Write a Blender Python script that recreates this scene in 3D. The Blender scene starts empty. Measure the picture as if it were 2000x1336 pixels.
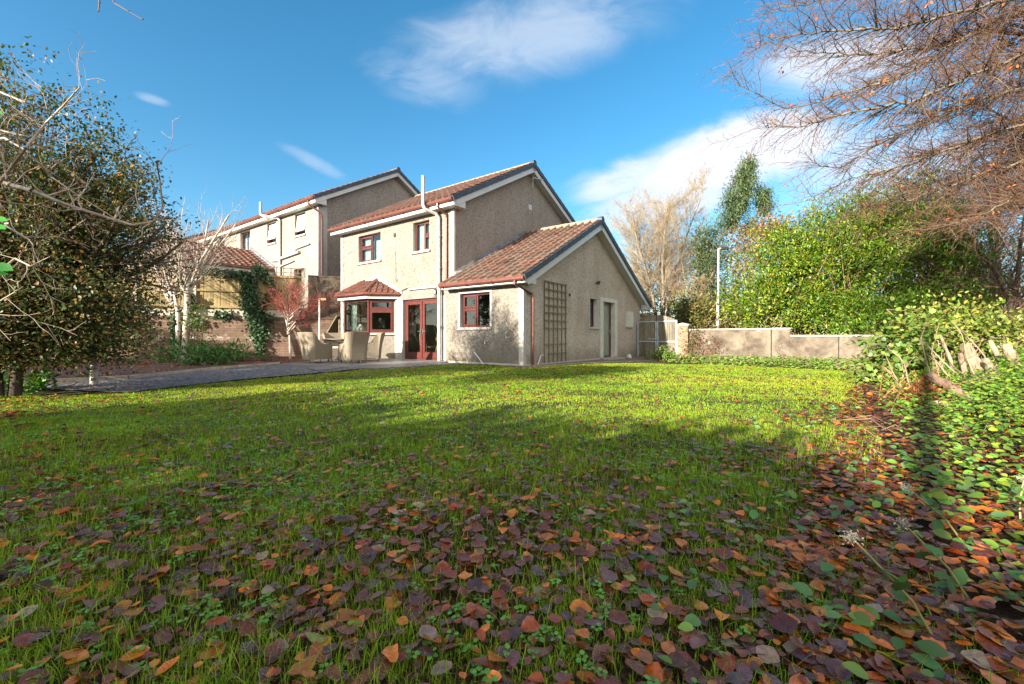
import bpy, math
import numpy as np
from mathutils import Vector, Matrix

scene = bpy.context.scene
COL = scene.collection
R = math.radians

# ------------------------------------------------------------ camera, sky, sun
CAM_H = 0.85
FPX, CX, HY = 840.0, 1000.0, 658.0            # focal length / centre / horizon of the 2000 px photograph
cam_d = bpy.data.cameras.new('camera')
cam_d.sensor_width = 36.0
cam_d.lens = 36.0 * FPX / 2000.0
cam_d.shift_y = -(668.0 - HY) / 2000.0
cam_d.clip_start = 0.02
cam_d.clip_end = 3000
cam = bpy.data.objects.new('camera', cam_d)
COL.objects.link(cam)
cam.location = (0, 0, CAM_H)
cam.rotation_euler = (R(90), 0, 0)
scene.camera = cam

LH = np.array([0.69, 0.724]); LH = LH / np.linalg.norm(LH)      # where shadows fall on the ground
SUN_EL = R(16.5)
SUN_DIR = np.array([-LH[0] * math.cos(SUN_EL), -LH[1] * math.cos(SUN_EL), math.sin(SUN_EL)])
sun_d = bpy.data.lights.new('sun', 'SUN')
sun_d.energy = 5.0
sun_d.angle = R(0.5)
sun_d.color = (1.0, 0.905, 0.78)
sun = bpy.data.objects.new('sun', sun_d)
COL.objects.link(sun)
sun.location = (-30, -30, 20)
sun.rotation_euler = Vector((-SUN_DIR).tolist()).to_track_quat('-Z', 'Y').to_euler()

scene.view_settings.view_transform = 'Standard'
scene.view_settings.look = 'None'
scene.view_settings.gamma = 1.0
scene.view_settings.exposure = 2.0
scene.cycles.max_bounces = 6
scene.cycles.transparent_max_bounces = 12


def build_world():
    w = bpy.data.worlds.new('World')
    scene.world = w
    w.use_nodes = True
    nt = w.node_tree
    nt.nodes.clear()
    N = nt.nodes.new
    L = nt.links.new
    out = N('ShaderNodeOutputWorld')
    sky = N('ShaderNodeTexSky')
    sky.sky_type = 'NISHITA'
    sky.sun_disc = False
    sky.sun_elevation = SUN_EL
    sky.sun_rotation = math.atan2(SUN_DIR[0], SUN_DIR[1])
    sky.air_density = 1.0
    sky.dust_density = 1.2
    sky.ozone_density = 3.0
    hs = N('ShaderNodeHueSaturation')
    hs.inputs['Hue'].default_value = 0.487
    hs.inputs['Saturation'].default_value = 1.25
    hs.inputs['Value'].default_value = 1.0
    L(sky.outputs[0], hs.inputs['Color'])
    bg = N('ShaderNodeBackground')
    bg.inputs['Strength'].default_value = 0.071
    L(hs.outputs[0], bg.inputs['Color'])
    tc = N('ShaderNodeTexCoord')
    sep = N('ShaderNodeSeparateXYZ')
    L(tc.outputs['Generated'], sep.inputs[0])
    my = N('ShaderNodeMath'); my.operation = 'MAXIMUM'; my.inputs[1].default_value = 0.08
    L(sep.outputs['Y'], my.inputs[0])
    du = N('ShaderNodeMath'); du.operation = 'DIVIDE'
    dv = N('ShaderNodeMath'); dv.operation = 'DIVIDE'
    L(sep.outputs['X'], du.inputs[0]); L(my.outputs[0], du.inputs[1])
    L(sep.outputs['Z'], dv.inputs[0]); L(my.outputs[0], dv.inputs[1])
    cb = N('ShaderNodeCombineXYZ')
    L(du.outputs[0], cb.inputs[0]); L(dv.outputs[0], cb.inputs[1])
    uv = cb.outputs[0]

    def noise(scale, stretch, rot, detail, off):
        m = N('ShaderNodeMapping')
        m.inputs['Scale'].default_value = stretch
        m.inputs['Rotation'].default_value = (0, 0, rot)
        m.inputs['Location'].default_value = (off, off * 0.7, off * 0.3)
        L(uv, m.inputs[0])
        n = N('ShaderNodeTexNoise')
        n.inputs['Scale'].default_value = scale
        n.inputs['Detail'].default_value = detail
        n.inputs['Roughness'].default_value = 0.62
        n.inputs['Distortion'].default_value = 0.7
        L(m.outputs[0], n.inputs['Vector'])
        return n.outputs['Fac']

    def blob(px, py, a, b, rot):
        m = N('ShaderNodeMapping'); m.vector_type = 'TEXTURE'
        m.inputs['Location'].default_value = ((px - CX) / FPX, (HY - py) / FPX, 0)
        m.inputs['Rotation'].default_value = (0, 0, rot)
        m.inputs['Scale'].default_value = (a / FPX, b / FPX, 1)
        L(uv, m.inputs[0])
        ln = N('ShaderNodeVectorMath'); ln.operation = 'LENGTH'
        L(m.outputs[0], ln.inputs[0])
        mr = N('ShaderNodeMapRange'); mr.interpolation_type = 'SMOOTHSTEP'
        mr.inputs[1].default_value = 0.0; mr.inputs[2].default_value = 1.0
        mr.inputs[3].default_value = 1.0; mr.inputs[4].default_value = 0.0
        L(ln.outputs['Value'], mr.inputs[0])
        return mr.outputs[0]

    def layer(mask, nz, lo, hi, amount):
        mul = N('ShaderNodeMath'); mul.operation = 'MULTIPLY'
        L(mask, mul.inputs[0]); L(nz, mul.inputs[1])
        mr = N('ShaderNodeMapRange'); mr.interpolation_type = 'SMOOTHSTEP'
        mr.inputs[1].default_value = lo; mr.inputs[2].default_value = hi
        mr.inputs[3].default_value = 0; mr.inputs[4].default_value = amount
        L(mul.outputs[0], mr.inputs[0])
        return mr.outputs[0]

    n1 = noise(5.0, (1.0, 1.9, 1), R(-18), 7, 3.1)
    n2 = noise(4.0, (1.0, 1.6, 1), R(-20), 7, 1.7)
    n3 = noise(7.0, (0.7, 2.5, 1), R(35), 6, 8.2)
    layers = [
        layer(blob(1020, 70, 540, 170, R(12)), n1, 0.13, 0.62, 0.45),
        layer(blob(830, 150, 260, 110, R(-15)), n1, 0.14, 0.62, 0.36),
        layer(blob(1450, 300, 430, 140, R(16)), n2, 0.14, 0.40, 0.95),
        layer(blob(1240, 345, 240, 75, R(14)), n1, 0.12, 0.45, 0.8),
        layer(blob(1310, 390, 330, 100, R(16)), n2, 0.14, 0.44, 0.8),
        layer(blob(1640, 130, 330, 120, R(8)), n2, 0.12, 0.5, 0.75),
        layer(blob(1750, 330, 480, 200, R(5)), n2, 0.14, 0.56, 0.6),
        layer(blob(298, 194, 70, 18, R(-18)), n3, 0.12, 0.55, 0.28),
        layer(blob(610, 315, 140, 26, R(-27)), n3, 0.14, 0.6, 0.25),
    ]
    acc = layers[0]
    for ly in layers[1:]:
        m = N('ShaderNodeMath'); m.operation = 'MAXIMUM'
        L(acc, m.inputs[0]); L(ly, m.inputs[1])
        acc = m.outputs[0]
    front = N('ShaderNodeMath'); front.operation = 'GREATER_THAN'; front.inputs[1].default_value = 0.09
    L(sep.outputs['Y'], front.inputs[0])
    fin = N('ShaderNodeMath'); fin.operation = 'MULTIPLY'
    L(acc, fin.inputs[0]); L(front.outputs[0], fin.inputs[1])
    # unseen broken cloud added behind the photographer as neutral fill for the shade
    nb_ = N('ShaderNodeTexNoise'); nb_.inputs['Scale'].default_value = 2.2; nb_.inputs['Detail'].default_value = 6
    L(tc.outputs['Generated'], nb_.inputs['Vector'])
    rb = N('ShaderNodeMapRange'); rb.interpolation_type = 'SMOOTHSTEP'
    rb.inputs[1].default_value = 0.36; rb.inputs[2].default_value = 0.62; rb.inputs[3].default_value = 0.25; rb.inputs[4].default_value = 0.9
    L(nb_.outputs['Fac'], rb.inputs[0])
    hb = N('ShaderNodeMapRange'); hb.interpolation_type = 'SMOOTHSTEP'
    hb.inputs[1].default_value = 0.12; hb.inputs[2].default_value = -0.3; hb.inputs[3].default_value = 0.0; hb.inputs[4].default_value = 1.0
    L(sep.outputs['Y'], hb.inputs[0])
    bb = N('ShaderNodeMath'); bb.operation = 'MULTIPLY'
    L(rb.outputs[0], bb.inputs[0]); L(hb.outputs[0], bb.inputs[1])
    bgb = N('ShaderNodeBackground'); bgb.inputs['Color'].default_value = (1.0, 0.95, 0.86, 1); bgb.inputs['Strength'].default_value = 0.68
    bgc = N('ShaderNodeBackground')
    bgc.inputs['Color'].default_value = (0.90, 0.93, 1.0, 1)
    bgc.inputs['Strength'].default_value = 0.29
    mix = N('ShaderNodeMixShader')
    L(fin.outputs[0], mix.inputs[0]); L(bg.outputs[0], mix.inputs[1]); L(bgc.outputs[0], mix.inputs[2])
    mix2 = N('ShaderNodeMixShader')
    L(bb.outputs[0], mix2.inputs[0]); L(mix.outputs[0], mix2.inputs[1]); L(bgb.outputs[0], mix2.inputs[2])
    L(mix2.outputs[0], out.inputs[0])


build_world()

# ------------------------------------------------------------ geometry helpers
P0 = np.array([0.322, 12.3])                    # near corner of the house wing, on the ground
TH = R(-36.407)                                 # direction of the house front
EX = np.array([math.cos(TH), math.sin(TH)])
EY = np.array([-math.sin(TH), math.cos(TH)])


def loc2w(x, y):
    p = P0 + EX * x + EY * y
    return float(p[0]), float(p[1])


def at(px, py, Y):
    """world point seen at a photograph pixel, at depth Y"""
    return np.array([(px - CX) / FPX * Y, Y, CAM_H + (HY - py) / FPX * Y])


def sstep(a, b, x):
    t = np.clip((np.asarray(x, float) - a) / (b - a), 0, 1)
    return t * t * (3 - 2 * t)


def hash2(x, y):
    v = np.sin(x * 127.1 + y * 311.7) * 43758.5453
    return v - np.floor(v)


def vnoise(x, y):
    x = np.asarray(x, float); y = np.asarray(y, float)
    xi = np.floor(x); yi = np.floor(y)
    fx = x - xi; fy = y - yi
    fx = fx * fx * (3 - 2 * fx); fy = fy * fy * (3 - 2 * fy)
    a = hash2(xi, yi); b = hash2(xi + 1, yi); c = hash2(xi, yi + 1); d = hash2(xi + 1, yi + 1)
    return (a * (1 - fx) + b * fx) * (1 - fy) + (c * (1 - fx) + d * fx) * fy


RW_A = np.array([-15.5, 16.5]); RW_B = np.array([-7.9, 19.35])       # retaining wall line
RW_D = (RW_B - RW_A) / np.linalg.norm(RW_B - RW_A)
RW_N = np.array([-RW_D[1], RW_D[0]])


def zg(X, Y):
    X = np.asarray(X, float); Y = np.asarray(Y, float)
    lx = (X - P0[0]) * EX[0] + (Y - P0[1]) * EX[1]
    ly = (X - P0[0]) * EY[0] + (Y - P0[1]) * EY[1]
    z = -0.2 * sstep(0, 9, ly) * sstep(-0.5, 1.5, lx)
    back = (X - RW_A[0]) * RW_N[0] + (Y - RW_A[1]) * RW_N[1]
    z = z + 2.0 * sstep(0.15, 0.5, back) * sstep(-9.4, -10.2, lx)
    z = z + 1.7 * sstep(20.5, 27, Y) * sstep(4.5, 9, X) * (1 - sstep(26, 34, X))
    q = 0.77 * X - 0.64 * Y
    z = z + 0.72 * sstep(0.3, 3.4, q) * (1 - sstep(9, 13, Y))
    near = np.exp(-((X / 14) ** 2 + ((Y - 6) / 12) ** 2))
    z = z + near * 0.035 * (vnoise(X * 1.1 + 7, Y * 1.1) - 0.5) + near * 0.02 * (vnoise(X * 4.1, Y * 4.1 + 3) - 0.5)
    return z


class MB:
    """collects shapes; build() links them as ONE mesh object"""
    def __init__(self):
        self.v = []; self.f = []; self.m = []; self.c = []

    def add(self, vs, fs, mi=0, col=None):
        b = len(self.v)
        self.v.extend([tuple(map(float, p)) for p in vs])
        self.c.extend([col if col is not None else (1, 1, 1, 1)] * len(vs))
        for f in fs:
            self.f.append([b + i for i in f]); self.m.append(mi)

    def hexa(self, p, mi=0, col=None):
        self.add(p, [(0, 3, 2, 1), (4, 5, 6, 7), (0, 1, 5, 4), (1, 2, 6, 5), (2, 3, 7, 6), (3, 0, 4, 7)], mi, col)

    def box(self, x0, y0, z0, x1, y1, z1, mi=0, T=None, col=None):
        p = [(x0, y0, z0), (x1, y0, z0), (x1, y1, z0), (x0, y1, z0), (x0, y0, z1), (x1, y0, z1), (x1, y1, z1), (x0, y1, z1)]
        if T: p = [T(*q) for q in p]
        self.hexa(p, mi, col)

    def bar(self, a, b, w, h, up=(0, 0, 1), mi=0, col=None):
        a = Vector(a); b = Vector(b)
        d = (b - a).normalized()
        s = d.cross(Vector(up))
        if s.length < 1e-4: s = d.cross(Vector((1, 0, 0)))
        s.normalize(); t = s.cross(d)
        s = s * (w / 2); t = t * (h / 2)
        self.hexa([a - s - t, b - s - t, b + s - t, a + s - t, a - s + t, b - s + t, b + s + t, a + s + t], mi, col)

    def tube(self, pts, rad, n=10, mi=0, cap=True, col=None):
        pts = [Vector(p) for p in pts]
        if not hasattr(rad, '__len__'): rad = [rad] * len(pts)
        vs = []; fs = []
        prev = None
        for i, p in enumerate(pts):
            if i == 0: d = pts[1] - pts[0]
            elif i == len(pts) - 1: d = pts[-1] - pts[-2]
            else: d = (pts[i + 1] - p).normalized() + (p - pts[i - 1]).normalized()
            d.normalize()
            if prev is None:
                s = d.cross(Vector((0.13, 0.31, 0.94)))
                if s.length < 0.05: s = d.cross(Vector((1, 0, 0)))
            else:
                s = prev - d * prev.dot(d)
            s.normalize(); prev = s
            t = d.cross(s)
            for k in range(n):
                a = 2 * math.pi * k / n
                vs.append(p + (s * math.cos(a) + t * math.sin(a)) * rad[i])
        for i in range(len(pts) - 1):
            for k in range(n):
                k2 = (k + 1) % n
                fs.append((i * n + k, i * n + k2, (i + 1) * n + k2, (i + 1) * n + k))
        if cap:
            fs.append(tuple(range(n - 1, -1, -1)))
            fs.append(tuple((len(pts) - 1) * n + k for k in range(n)))
        self.add(vs, fs, mi, col)

    def prism(self, poly, axis_vec, mi=0, col=None):
        n = len(poly); a = Vector(axis_vec)
        vs = [Vector(p) for p in poly] + [Vector(p) + a for p in poly]
        fs = [tuple(range(n - 1, -1, -1)), tuple(range(n, 2 * n))]
        for i in range(n):
            j = (i + 1) % n
            fs.append((i, j, n + j, n + i))
        self.add(vs, fs, mi, col)

    def lathe(self, c, prof, n=16, mi=0, col=None):
        vs = []; fs = []
        for r, z in prof:
            for k in range(n):
                a = 2 * math.pi * k / n
                vs.append((c[0] + r * math.cos(a), c[1] + r * math.sin(a), c[2] + z))
        for i in range(len(prof) - 1):
            for k in range(n):
                k2 = (k + 1) % n
                fs.append((i * n + k, i * n + k2, (i + 1) * n + k2, (i + 1) * n + k))
        fs.append(tuple(range(n - 1, -1, -1))); fs.append(tuple((len(prof) - 1) * n + k for k in range(n)))
        self.add(vs, fs, mi, col)

    def build(self, name, mats, parent=None, smooth=False):
        me = bpy.data.meshes.new(name)
        me.from_pydata(self.v, [], self.f)
        if not isinstance(mats, (list, tuple)): mats = [mats]
        for m in mats: me.materials.append(m)
        if len(mats) > 1: me.polygons.foreach_set('material_index', self.m)
        ca = me.color_attributes.new('Col', 'FLOAT_COLOR', 'POINT')
        ca.data.foreach_set('color', np.array(self.c, 'f').ravel())
        if smooth: me.polygons.foreach_set('use_smooth', [True] * len(self.f))
        me.update()
        o = bpy.data.objects.new(name, me)
        COL.objects.link(o)
        if parent: o.parent = parent
        return o


def mesh_np(name, V, quads, mat, cols=None, parent=None, smooth=False, lc=None):
    """fast mesh from numpy arrays; quads (n,4) or triangles (n,3)"""
    me = bpy.data.meshes.new(name)
    V = np.ascontiguousarray(V, 'f'); F = np.ascontiguousarray(quads, 'i')
    k = F.shape[1]
    me.vertices.add(len(V)); me.vertices.foreach_set('co', V.ravel())
    me.loops.add(F.size); me.loops.foreach_set('vertex_index', F.ravel())
    me.polygons.add(len(F)); me.polygons.foreach_set('loop_start', np.arange(0, F.size, k, dtype='i'))
    if smooth: me.polygons.foreach_set('use_smooth', np.ones(len(F), bool))
    for m in (mat if isinstance(mat, (list, tuple)) else [mat]): me.materials.append(m)
    if cols is not None:
        c = np.ones((len(V), 4), 'f'); c[:, :3] = cols
        a = me.color_attributes.new('Col', 'FLOAT_COLOR', 'POINT'); a.data.foreach_set('color', c.ravel())
    if lc is not None:
        a = me.attributes.new('lc', 'FLOAT_VECTOR', 'POINT'); a.data.foreach_set('vector', np.ascontiguousarray(lc, 'f').ravel())
    me.update(calc_edges=True)
    o = bpy.data.objects.new(name, me)
    COL.objects.link(o)
    if parent: o.parent = parent
    return o


def tag(o, label=None, cat=None, group=None, kind=None):
    if label: o['label'] = label
    if cat: o['category'] = cat
    if group: o['group'] = group
    if kind: o['kind'] = kind
    return o


def thing(name, label, cat, loc=(0, 0, 0), rz=0.0, group=None):
    o = bpy.data.objects.new(name, None)
    o.empty_display_size = 0.2
    COL.objects.link(o)
    o.location = loc; o.rotation_euler = (0, 0, rz)
    return tag(o, label, cat, group)


def copy_tree(o, parent=None):
    c = o.copy(); COL.objects.link(c)
    if parent: c.parent = parent
    for ch in list(o.children): copy_tree(ch, c)
    return c


def nrm(a):
    return a / np.maximum(np.linalg.norm(a, axis=-1, keepdims=True), 1e-9)


# ------------------------------------------------------------ materials
def newmat(name):
    m = bpy.data.materials.new(name); m.use_nodes = True
    nt = m.node_tree
    b = nt.nodes['Principled BSDF']
    return m, nt, b, nt.nodes.new, nt.links.new


def ramp(N, stops):
    r = N('ShaderNodeValToRGB')
    e = r.color_ramp.elements
    while len(e) < len(stops): e.new(0.5)
    for i, (p, c) in enumerate(stops):
        e[i].position = p; e[i].color = (*c, 1)
    return r


def noise_tex(N, L, scale, detail=4, rough=0.55, vec=None, dist=0.0):
    n = N('ShaderNodeTexNoise')
    n.inputs['Scale'].default_value = scale; n.inputs['Detail'].default_value = detail
    n.inputs['Roughness'].default_value = rough; n.inputs['Distortion'].default_value = dist
    if vec is not None: L(vec, n.inputs['Vector'])
    return n


def mul_col(N, L, a, b, fac=1.0, mode='MULTIPLY'):
    m = N('ShaderNodeMix'); m.data_type = 'RGBA'; m.blend_type = mode
    if isinstance(fac, float): m.inputs[0].default_value = fac
    else: L(fac, m.inputs[0])
    for s, i in ((a, 6), (b, 7)):
        if isinstance(s, tuple): m.inputs[i].default_value = (*s, 1)
        else: L(s, m.inputs[i])
    return m.outputs[2]


def bump(N, L, b, h, strength=0.4, dist=0.02):
    bp = N('ShaderNodeBump')
    bp.inputs['Strength'].default_value = strength; bp.inputs['Distance'].default_value = dist
    L(h, bp.inputs['Height']); L(bp.outputs[0], b.inputs['Normal'])


def simple(name, col, rough=0.5, var=0.12, scale=6.0, bstr=0.0, bscale=40.0, spec=0.5, metal=0.0):
    m, nt, b, N, L = newmat(name)
    tc = N('ShaderNodeTexCoord')
    n = noise_tex(N, L, scale, 5, 0.6, tc.outputs['Object'])
    lo = tuple(c * (1 - var * 2) for c in col); hi = tuple(min(1, c * (1 + var * 1.4)) for c in col)
    r = ramp(N, [(0.3, lo), (0.72, hi)])
    L(n.outputs['Fac'], r.inputs[0]); L(r.outputs[0], b.inputs['Base Color'])
    b.inputs['Roughness'].default_value = rough
    b.inputs['Specular IOR Level'].default_value = spec
    b.inputs['Metallic'].default_value = metal
    if bstr:
        n2 = noise_tex(N, L, bscale, 3, 0.6, tc.outputs['Object'])
        bump(N, L, b, n2.outputs['Fac'], bstr, 0.01)
    return m


def pebble(name, base, dark, light, stain=(0.20, 0.16, 0.12), stain_amt=0.35):
    m, nt, b, N, L = newmat(name)
    tc = N('ShaderNodeTexCoord'); o = tc.outputs['Object']
    n1 = noise_tex(N, L, 15, 3, 0.8, o)
    r1 = ramp(N, [(0.34, dark), (0.46, base), (0.60, base), (0.72, light)])
    L(n1.outputs['Fac'], r1.inputs[0])
    v = N('ShaderNodeTexVoronoi'); v.inputs['Scale'].default_value = 24; L(o, v.inputs['Vector'])
    rv = ramp(N, [(0.0, (0.6, 0.57, 0.54)), (0.3, (1, 1, 1)), (1, (1.05, 1.05, 1.05))])
    sepc = N('ShaderNodeSeparateColor'); L(v.outputs['Color'], sepc.inputs[0])
    L(sepc.outputs[0], rv.inputs[0])
    c = mul_col(N, L, r1.outputs[0], rv.outputs[0], 0.8)
    n2 = noise_tex(N, L, 0.9, 6, 0.62, o)
    r2 = ramp(N, [(0.42, (0, 0, 0)), (0.68, (1, 1, 1))])
    L(n2.outputs['Fac'], r2.inputs[0])
    f = N('ShaderNodeMath'); f.operation = 'MULTIPLY'; f.inputs[1].default_value = stain_amt
    L(r2.outputs[0], f.inputs[0])
    c = mul_col(N, L, c, stain, f.outputs[0], 'MIX')
    # damp, greenish splash-back along the foot of the wall
    sz = N('ShaderNodeSeparateXYZ'); L(o, sz.inputs[0])
    n6 = noise_tex(N, L, 2.4, 6, 0.7, o)
    dz = N('ShaderNodeMath'); dz.operation = 'MULTIPLY_ADD'; dz.inputs[1].default_value = -1.1; L(n6.outputs['Fac'], dz.inputs[0]); L(sz.outputs[2], dz.inputs[2])
    md = N('ShaderNodeMapRange'); md.inputs[1].default_value = -0.55; md.inputs[2].default_value = 0.05; md.inputs[3].default_value = 0.55; md.inputs[4].default_value = 0.0
    L(dz.outputs[0], md.inputs[0])
    c = mul_col(N, L, c, (0.155, 0.13, 0.085), md.outputs[0], 'MIX')
    # rain streaks running down the render
    mp = N('ShaderNodeMapping'); mp.inputs['Scale'].default_value = (2.2, 2.2, 0.5); L(o, mp.inputs[0])
    n5 = noise_tex(N, L, 1.0, 6, 0.7, mp.outputs[0])
    r5 = ramp(N, [(0.40, (0.66, 0.63, 0.58)), (0.56, (1, 1, 1))]); L(n5.outputs['Fac'], r5.inputs[0])
    c = mul_col(N, L, c, r5.outputs[0], 0.32)
    L(c, b.inputs['Base Color'])
    b.inputs['Roughness'].default_value = 0.9
    b.inputs['Specular IOR Level'].default_value = 0.2
    n3 = noise_tex(N, L, 24, 4, 0.8, o)
    bump(N, L, b, n3.outputs['Fac'], 0.9, 0.03)
    return m


def attr_mat(name, rough=0.5, transl=0.0, spec=0.4, var=0.25, vscale=3.0, veins=False, sheen=0.0):
    m, nt, b, N, L = newmat(name)
    at_ = N('ShaderNodeAttribute'); at_.attribute_name = 'Col'
    tc = N('ShaderNodeTexCoord')
    n = noise_tex(N, L, vscale, 4, 0.6, tc.outputs['Object'])
    r = ramp(N, [(0.3, (1 - var, 1 - var, 1 - var)), (0.7, (1 + var * 0.5, 1 + var * 0.5, 1 + var * 0.5))])
    L(n.outputs['Fac'], r.inputs[0])
    c = mul_col(N, L, at_.outputs['Color'], r.outputs[0], 1.0)
    if veins:
        lc = N('ShaderNodeAttribute'); lc.attribute_name = 'lc'
        sp = N('ShaderNodeSeparateXYZ'); L(lc.outputs['Vector'], sp.inputs[0])
        ab = N('ShaderNodeMath'); ab.operation = 'ABSOLUTE'; L(sp.outputs[0], ab.inputs[0])
        k1 = N('ShaderNodeMath'); k1.operation = 'MULTIPLY'; k1.inputs[1].default_value = -0.6; L(ab.outputs[0], k1.inputs[0])
        k2 = N('ShaderNodeMath'); k2.operation = 'ADD'; L(sp.outputs[1], k2.inputs[0]); L(k1.outputs[0], k2.inputs[1])
        k3 = N('ShaderNodeMath'); k3.operation = 'MULTIPLY'; k3.inputs[1].default_value = 46.0; L(k2.outputs[0], k3.inputs[0])
        k4 = N('ShaderNodeMath'); k4.operation = 'SINE'; L(k3.outputs[0], k4.inputs[0])
        bump(N, L, b, k4.outputs[0], 0.2, 0.0012)
        rv = ramp(N, [(0.0, (0.95, 0.95, 0.95)), (0.5, (1, 1, 1)), (1.0, (1.02, 1.02, 1.01))])
        L(k4.outputs[0], rv.inputs[0])
        c = mul_col(N, L, c, rv.outputs[0], 0.8)
        nn = noise_tex(N, L, 55, 2, 0.6, tc.outputs['Object'])
        rn = ramp(N, [(0.35, (0.62, 0.6, 0.62)), (0.6, (1.05, 1.05, 1.05))])
        L(nn.outputs['Fac'], rn.inputs[0])
        c = mul_col(N, L, c, rn.outputs[0], 0.8)
    L(c, b.inputs['Base Color'])
    b.inputs['Roughness'].default_value = rough
    b.inputs['Specular IOR Level'].default_value = spec
    if transl > 0:
        tr = N('ShaderNodeBsdfTranslucent')
        L(mul_col(N, L, c, (1.15, 1.25, 0.55), 1.0), tr.inputs['Color'])
        mx = N('ShaderNodeMixShader'); mx.inputs[0].default_value = transl
        L(b.outputs[0], mx.inputs[1]); L(tr.outputs[0], mx.inputs[2])
        L(mx.outputs[0], nt.nodes['Material Output'].inputs['Surface'])
    return m


def glass_mat():
    m, nt, b, N, L = newmat('window_glass')
    t = N('ShaderNodeBsdfTransparent'); t.inputs['Color'].default_value = (0.80, 0.86, 0.84, 1)
    g = N('ShaderNodeBsdfGlossy'); g.inputs['Roughness'].default_value = 0.01
    g.inputs['Color'].default_value = (0.9, 0.95, 0.95, 1)
    lw = N('ShaderNodeLayerWeight'); lw.inputs['Blend'].default_value = 0.5
    pw = N('ShaderNodeMath'); pw.operation = 'POWER'; pw.inputs[1].default_value = 4.0; L(lw.outputs['Facing'], pw.inputs[0])
    k = N('ShaderNodeMath'); k.operation = 'MULTIPLY_ADD'; k.inputs[1].default_value = 0.8; k.inputs[2].default_value = 0.06
    L(pw.outputs[0], k.inputs[0])
    mx = N('ShaderNodeMixShader'); L(k.outputs[0], mx.inputs[0]); L(t.outputs[0], mx.inputs[1]); L(g.outputs[0], mx.inputs[2])
    L(mx.outputs[0], nt.nodes['Material Output'].inputs['Surface'])
    return m


def bark(name, c1, c2, scale=8.0, stretch=(1, 1, 0.25), bs=0.6):
    m, nt, b, N, L = newmat(name)
    tc = N('ShaderNodeTexCoord')
    mp = N('ShaderNodeMapping'); mp.inputs['Scale'].default_value = stretch; L(tc.outputs['Object'], mp.inputs[0])
    n = noise_tex(N, L, scale, 6, 0.65, mp.outputs[0], 0.4)
    r = ramp(N, [(0.35, c1), (0.65, c2)]); L(n.outputs['Fac'], r.inputs[0])
    L(r.outputs[0], b.inputs['Base Color']); b.inputs['Roughness'].default_value = 0.85
    b.inputs['Specular IOR Level'].default_value = 0.2
    bump(N, L, b, n.outputs['Fac'], bs, 0.02)
    return m


def wood(name, c1, c2, board=0.0, axis='X', scale=(6, 6, 0.6)):
    m, nt, b, N, L = newmat(name)
    tc = N('ShaderNodeTexCoord')
    mp = N('ShaderNodeMapping'); mp.inputs['Scale'].default_value = scale; L(tc.outputs['Object'], mp.inputs[0])
    n = noise_tex(N, L, 3.0, 6, 0.65, mp.outputs[0], 0.6)
    n2 = noise_tex(N, L, 0.8, 4, 0.6, tc.outputs['Object'])
    r = ramp(N, [(0.32, c1), (0.68, c2)]); L(n.outputs['Fac'], r.inputs[0])
    r2 = ramp(N, [(0.3, (0.62, 0.66, 0.55)), (0.7, (1.1, 1.05, 1.0))]); L(n2.outputs['Fac'], r2.inputs[0])
    at_ = N('ShaderNodeAttribute'); at_.attribute_name = 'Col'
    c = mul_col(N, L, r.outputs[0], r2.outputs[0], 0.9)
    c = mul_col(N, L, c, at_.outputs['Color'], 1.0)
    L(c, b.inputs['Base Color']); b.inputs['Roughness'].default_value = 0.8
    b.inputs['Specular IOR Level'].default_value = 0.2
    bump(N, L, b, n.outputs['Fac'], 0.4, 0.01)
    return m


M = {}
M['dash'] = pebble('cream_pebble_dash', (0.218, 0.198, 0.168), (0.10, 0.087, 0.07), (0.275, 0.254, 0.222), stain_amt=0.30)
M['dash_grey'] = pebble('brown_pebble_dash', (0.285, 0.25, 0.222), (0.125, 0.107, 0.093), (0.43, 0.395, 0.36), stain=(0.24, 0.19, 0.14), stain_amt=0.45)
M['dash_wing'] = pebble('bounce_lit_pebble_dash', (0.45, 0.39, 0.33), (0.22, 0.18, 0.145), (0.56, 0.50, 0.44), stain=(0.28, 0.215, 0.16), stain_amt=0.4)  # browner wing gable, also lightened to paint in light bounced off the trees
M['dash_white'] = pebble('white_pebble_dash', (0.245, 0.227, 0.195), (0.13, 0.114, 0.092), (0.305, 0.285, 0.25), stain=(0.22, 0.18, 0.13), stain_amt=0.35)
M['band'] = simple('white_render_band', (0.36, 0.345, 0.315), 0.7, 0.08, 4, 0.2)
M['white'] = simple('white_pvc', (0.46, 0.45, 0.43), 0.35, 0.05, 2)
M['step'] = simple('door_step_concrete', (0.30, 0.28, 0.25), 0.85, 0.15, 8, 0.3)
M['surround'] = simple('painted_surround', (0.48, 0.46, 0.41), 0.7, 0.08, 5)
M['frame'] = simple('mahogany_pvc', (0.082, 0.020, 0.016), 0.3, 0.12, 5)
M['gutter'] = simple('brown_gutter', (0.115, 0.036, 0.024), 0.35, 0.12, 5)
M['tile'] = attr_mat('concrete_tile', 0.8, 0, 0.25, 0.45, 9.0)
M['verge'] = simple('dark_verge_tile', (0.045, 0.052, 0.07), 0.6, 0.25, 8, 0.3)
M['ridge'] = simple('ridge_mortar', (0.30, 0.20, 0.13), 0.85, 0.2, 6, 0.3)
M['lead'] = simple('lead_flashing', (0.13, 0.14, 0.16), 0.5, 0.3, 5)
M['flaunch'] = simple('grey_mortar', (0.34, 0.31, 0.28), 0.9, 0.2, 8, 0.4)
M['glass'] = glass_mat()
M['grey_pipe'] = simple('grey_pipe', (0.38, 0.36, 0.33), 0.5, 0.12, 6)
M['black'] = simple('black_metal', (0.02, 0.02, 0.02), 0.4, 0.2, 5)
M['steel'] = simple('steel', (0.55, 0.55, 0.55), 0.25, 0.05, 5, metal=1.0)
M['room'] = simple('room_wall', (0.28, 0.24, 0.18), 0.9, 0.1, 2)
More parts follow.
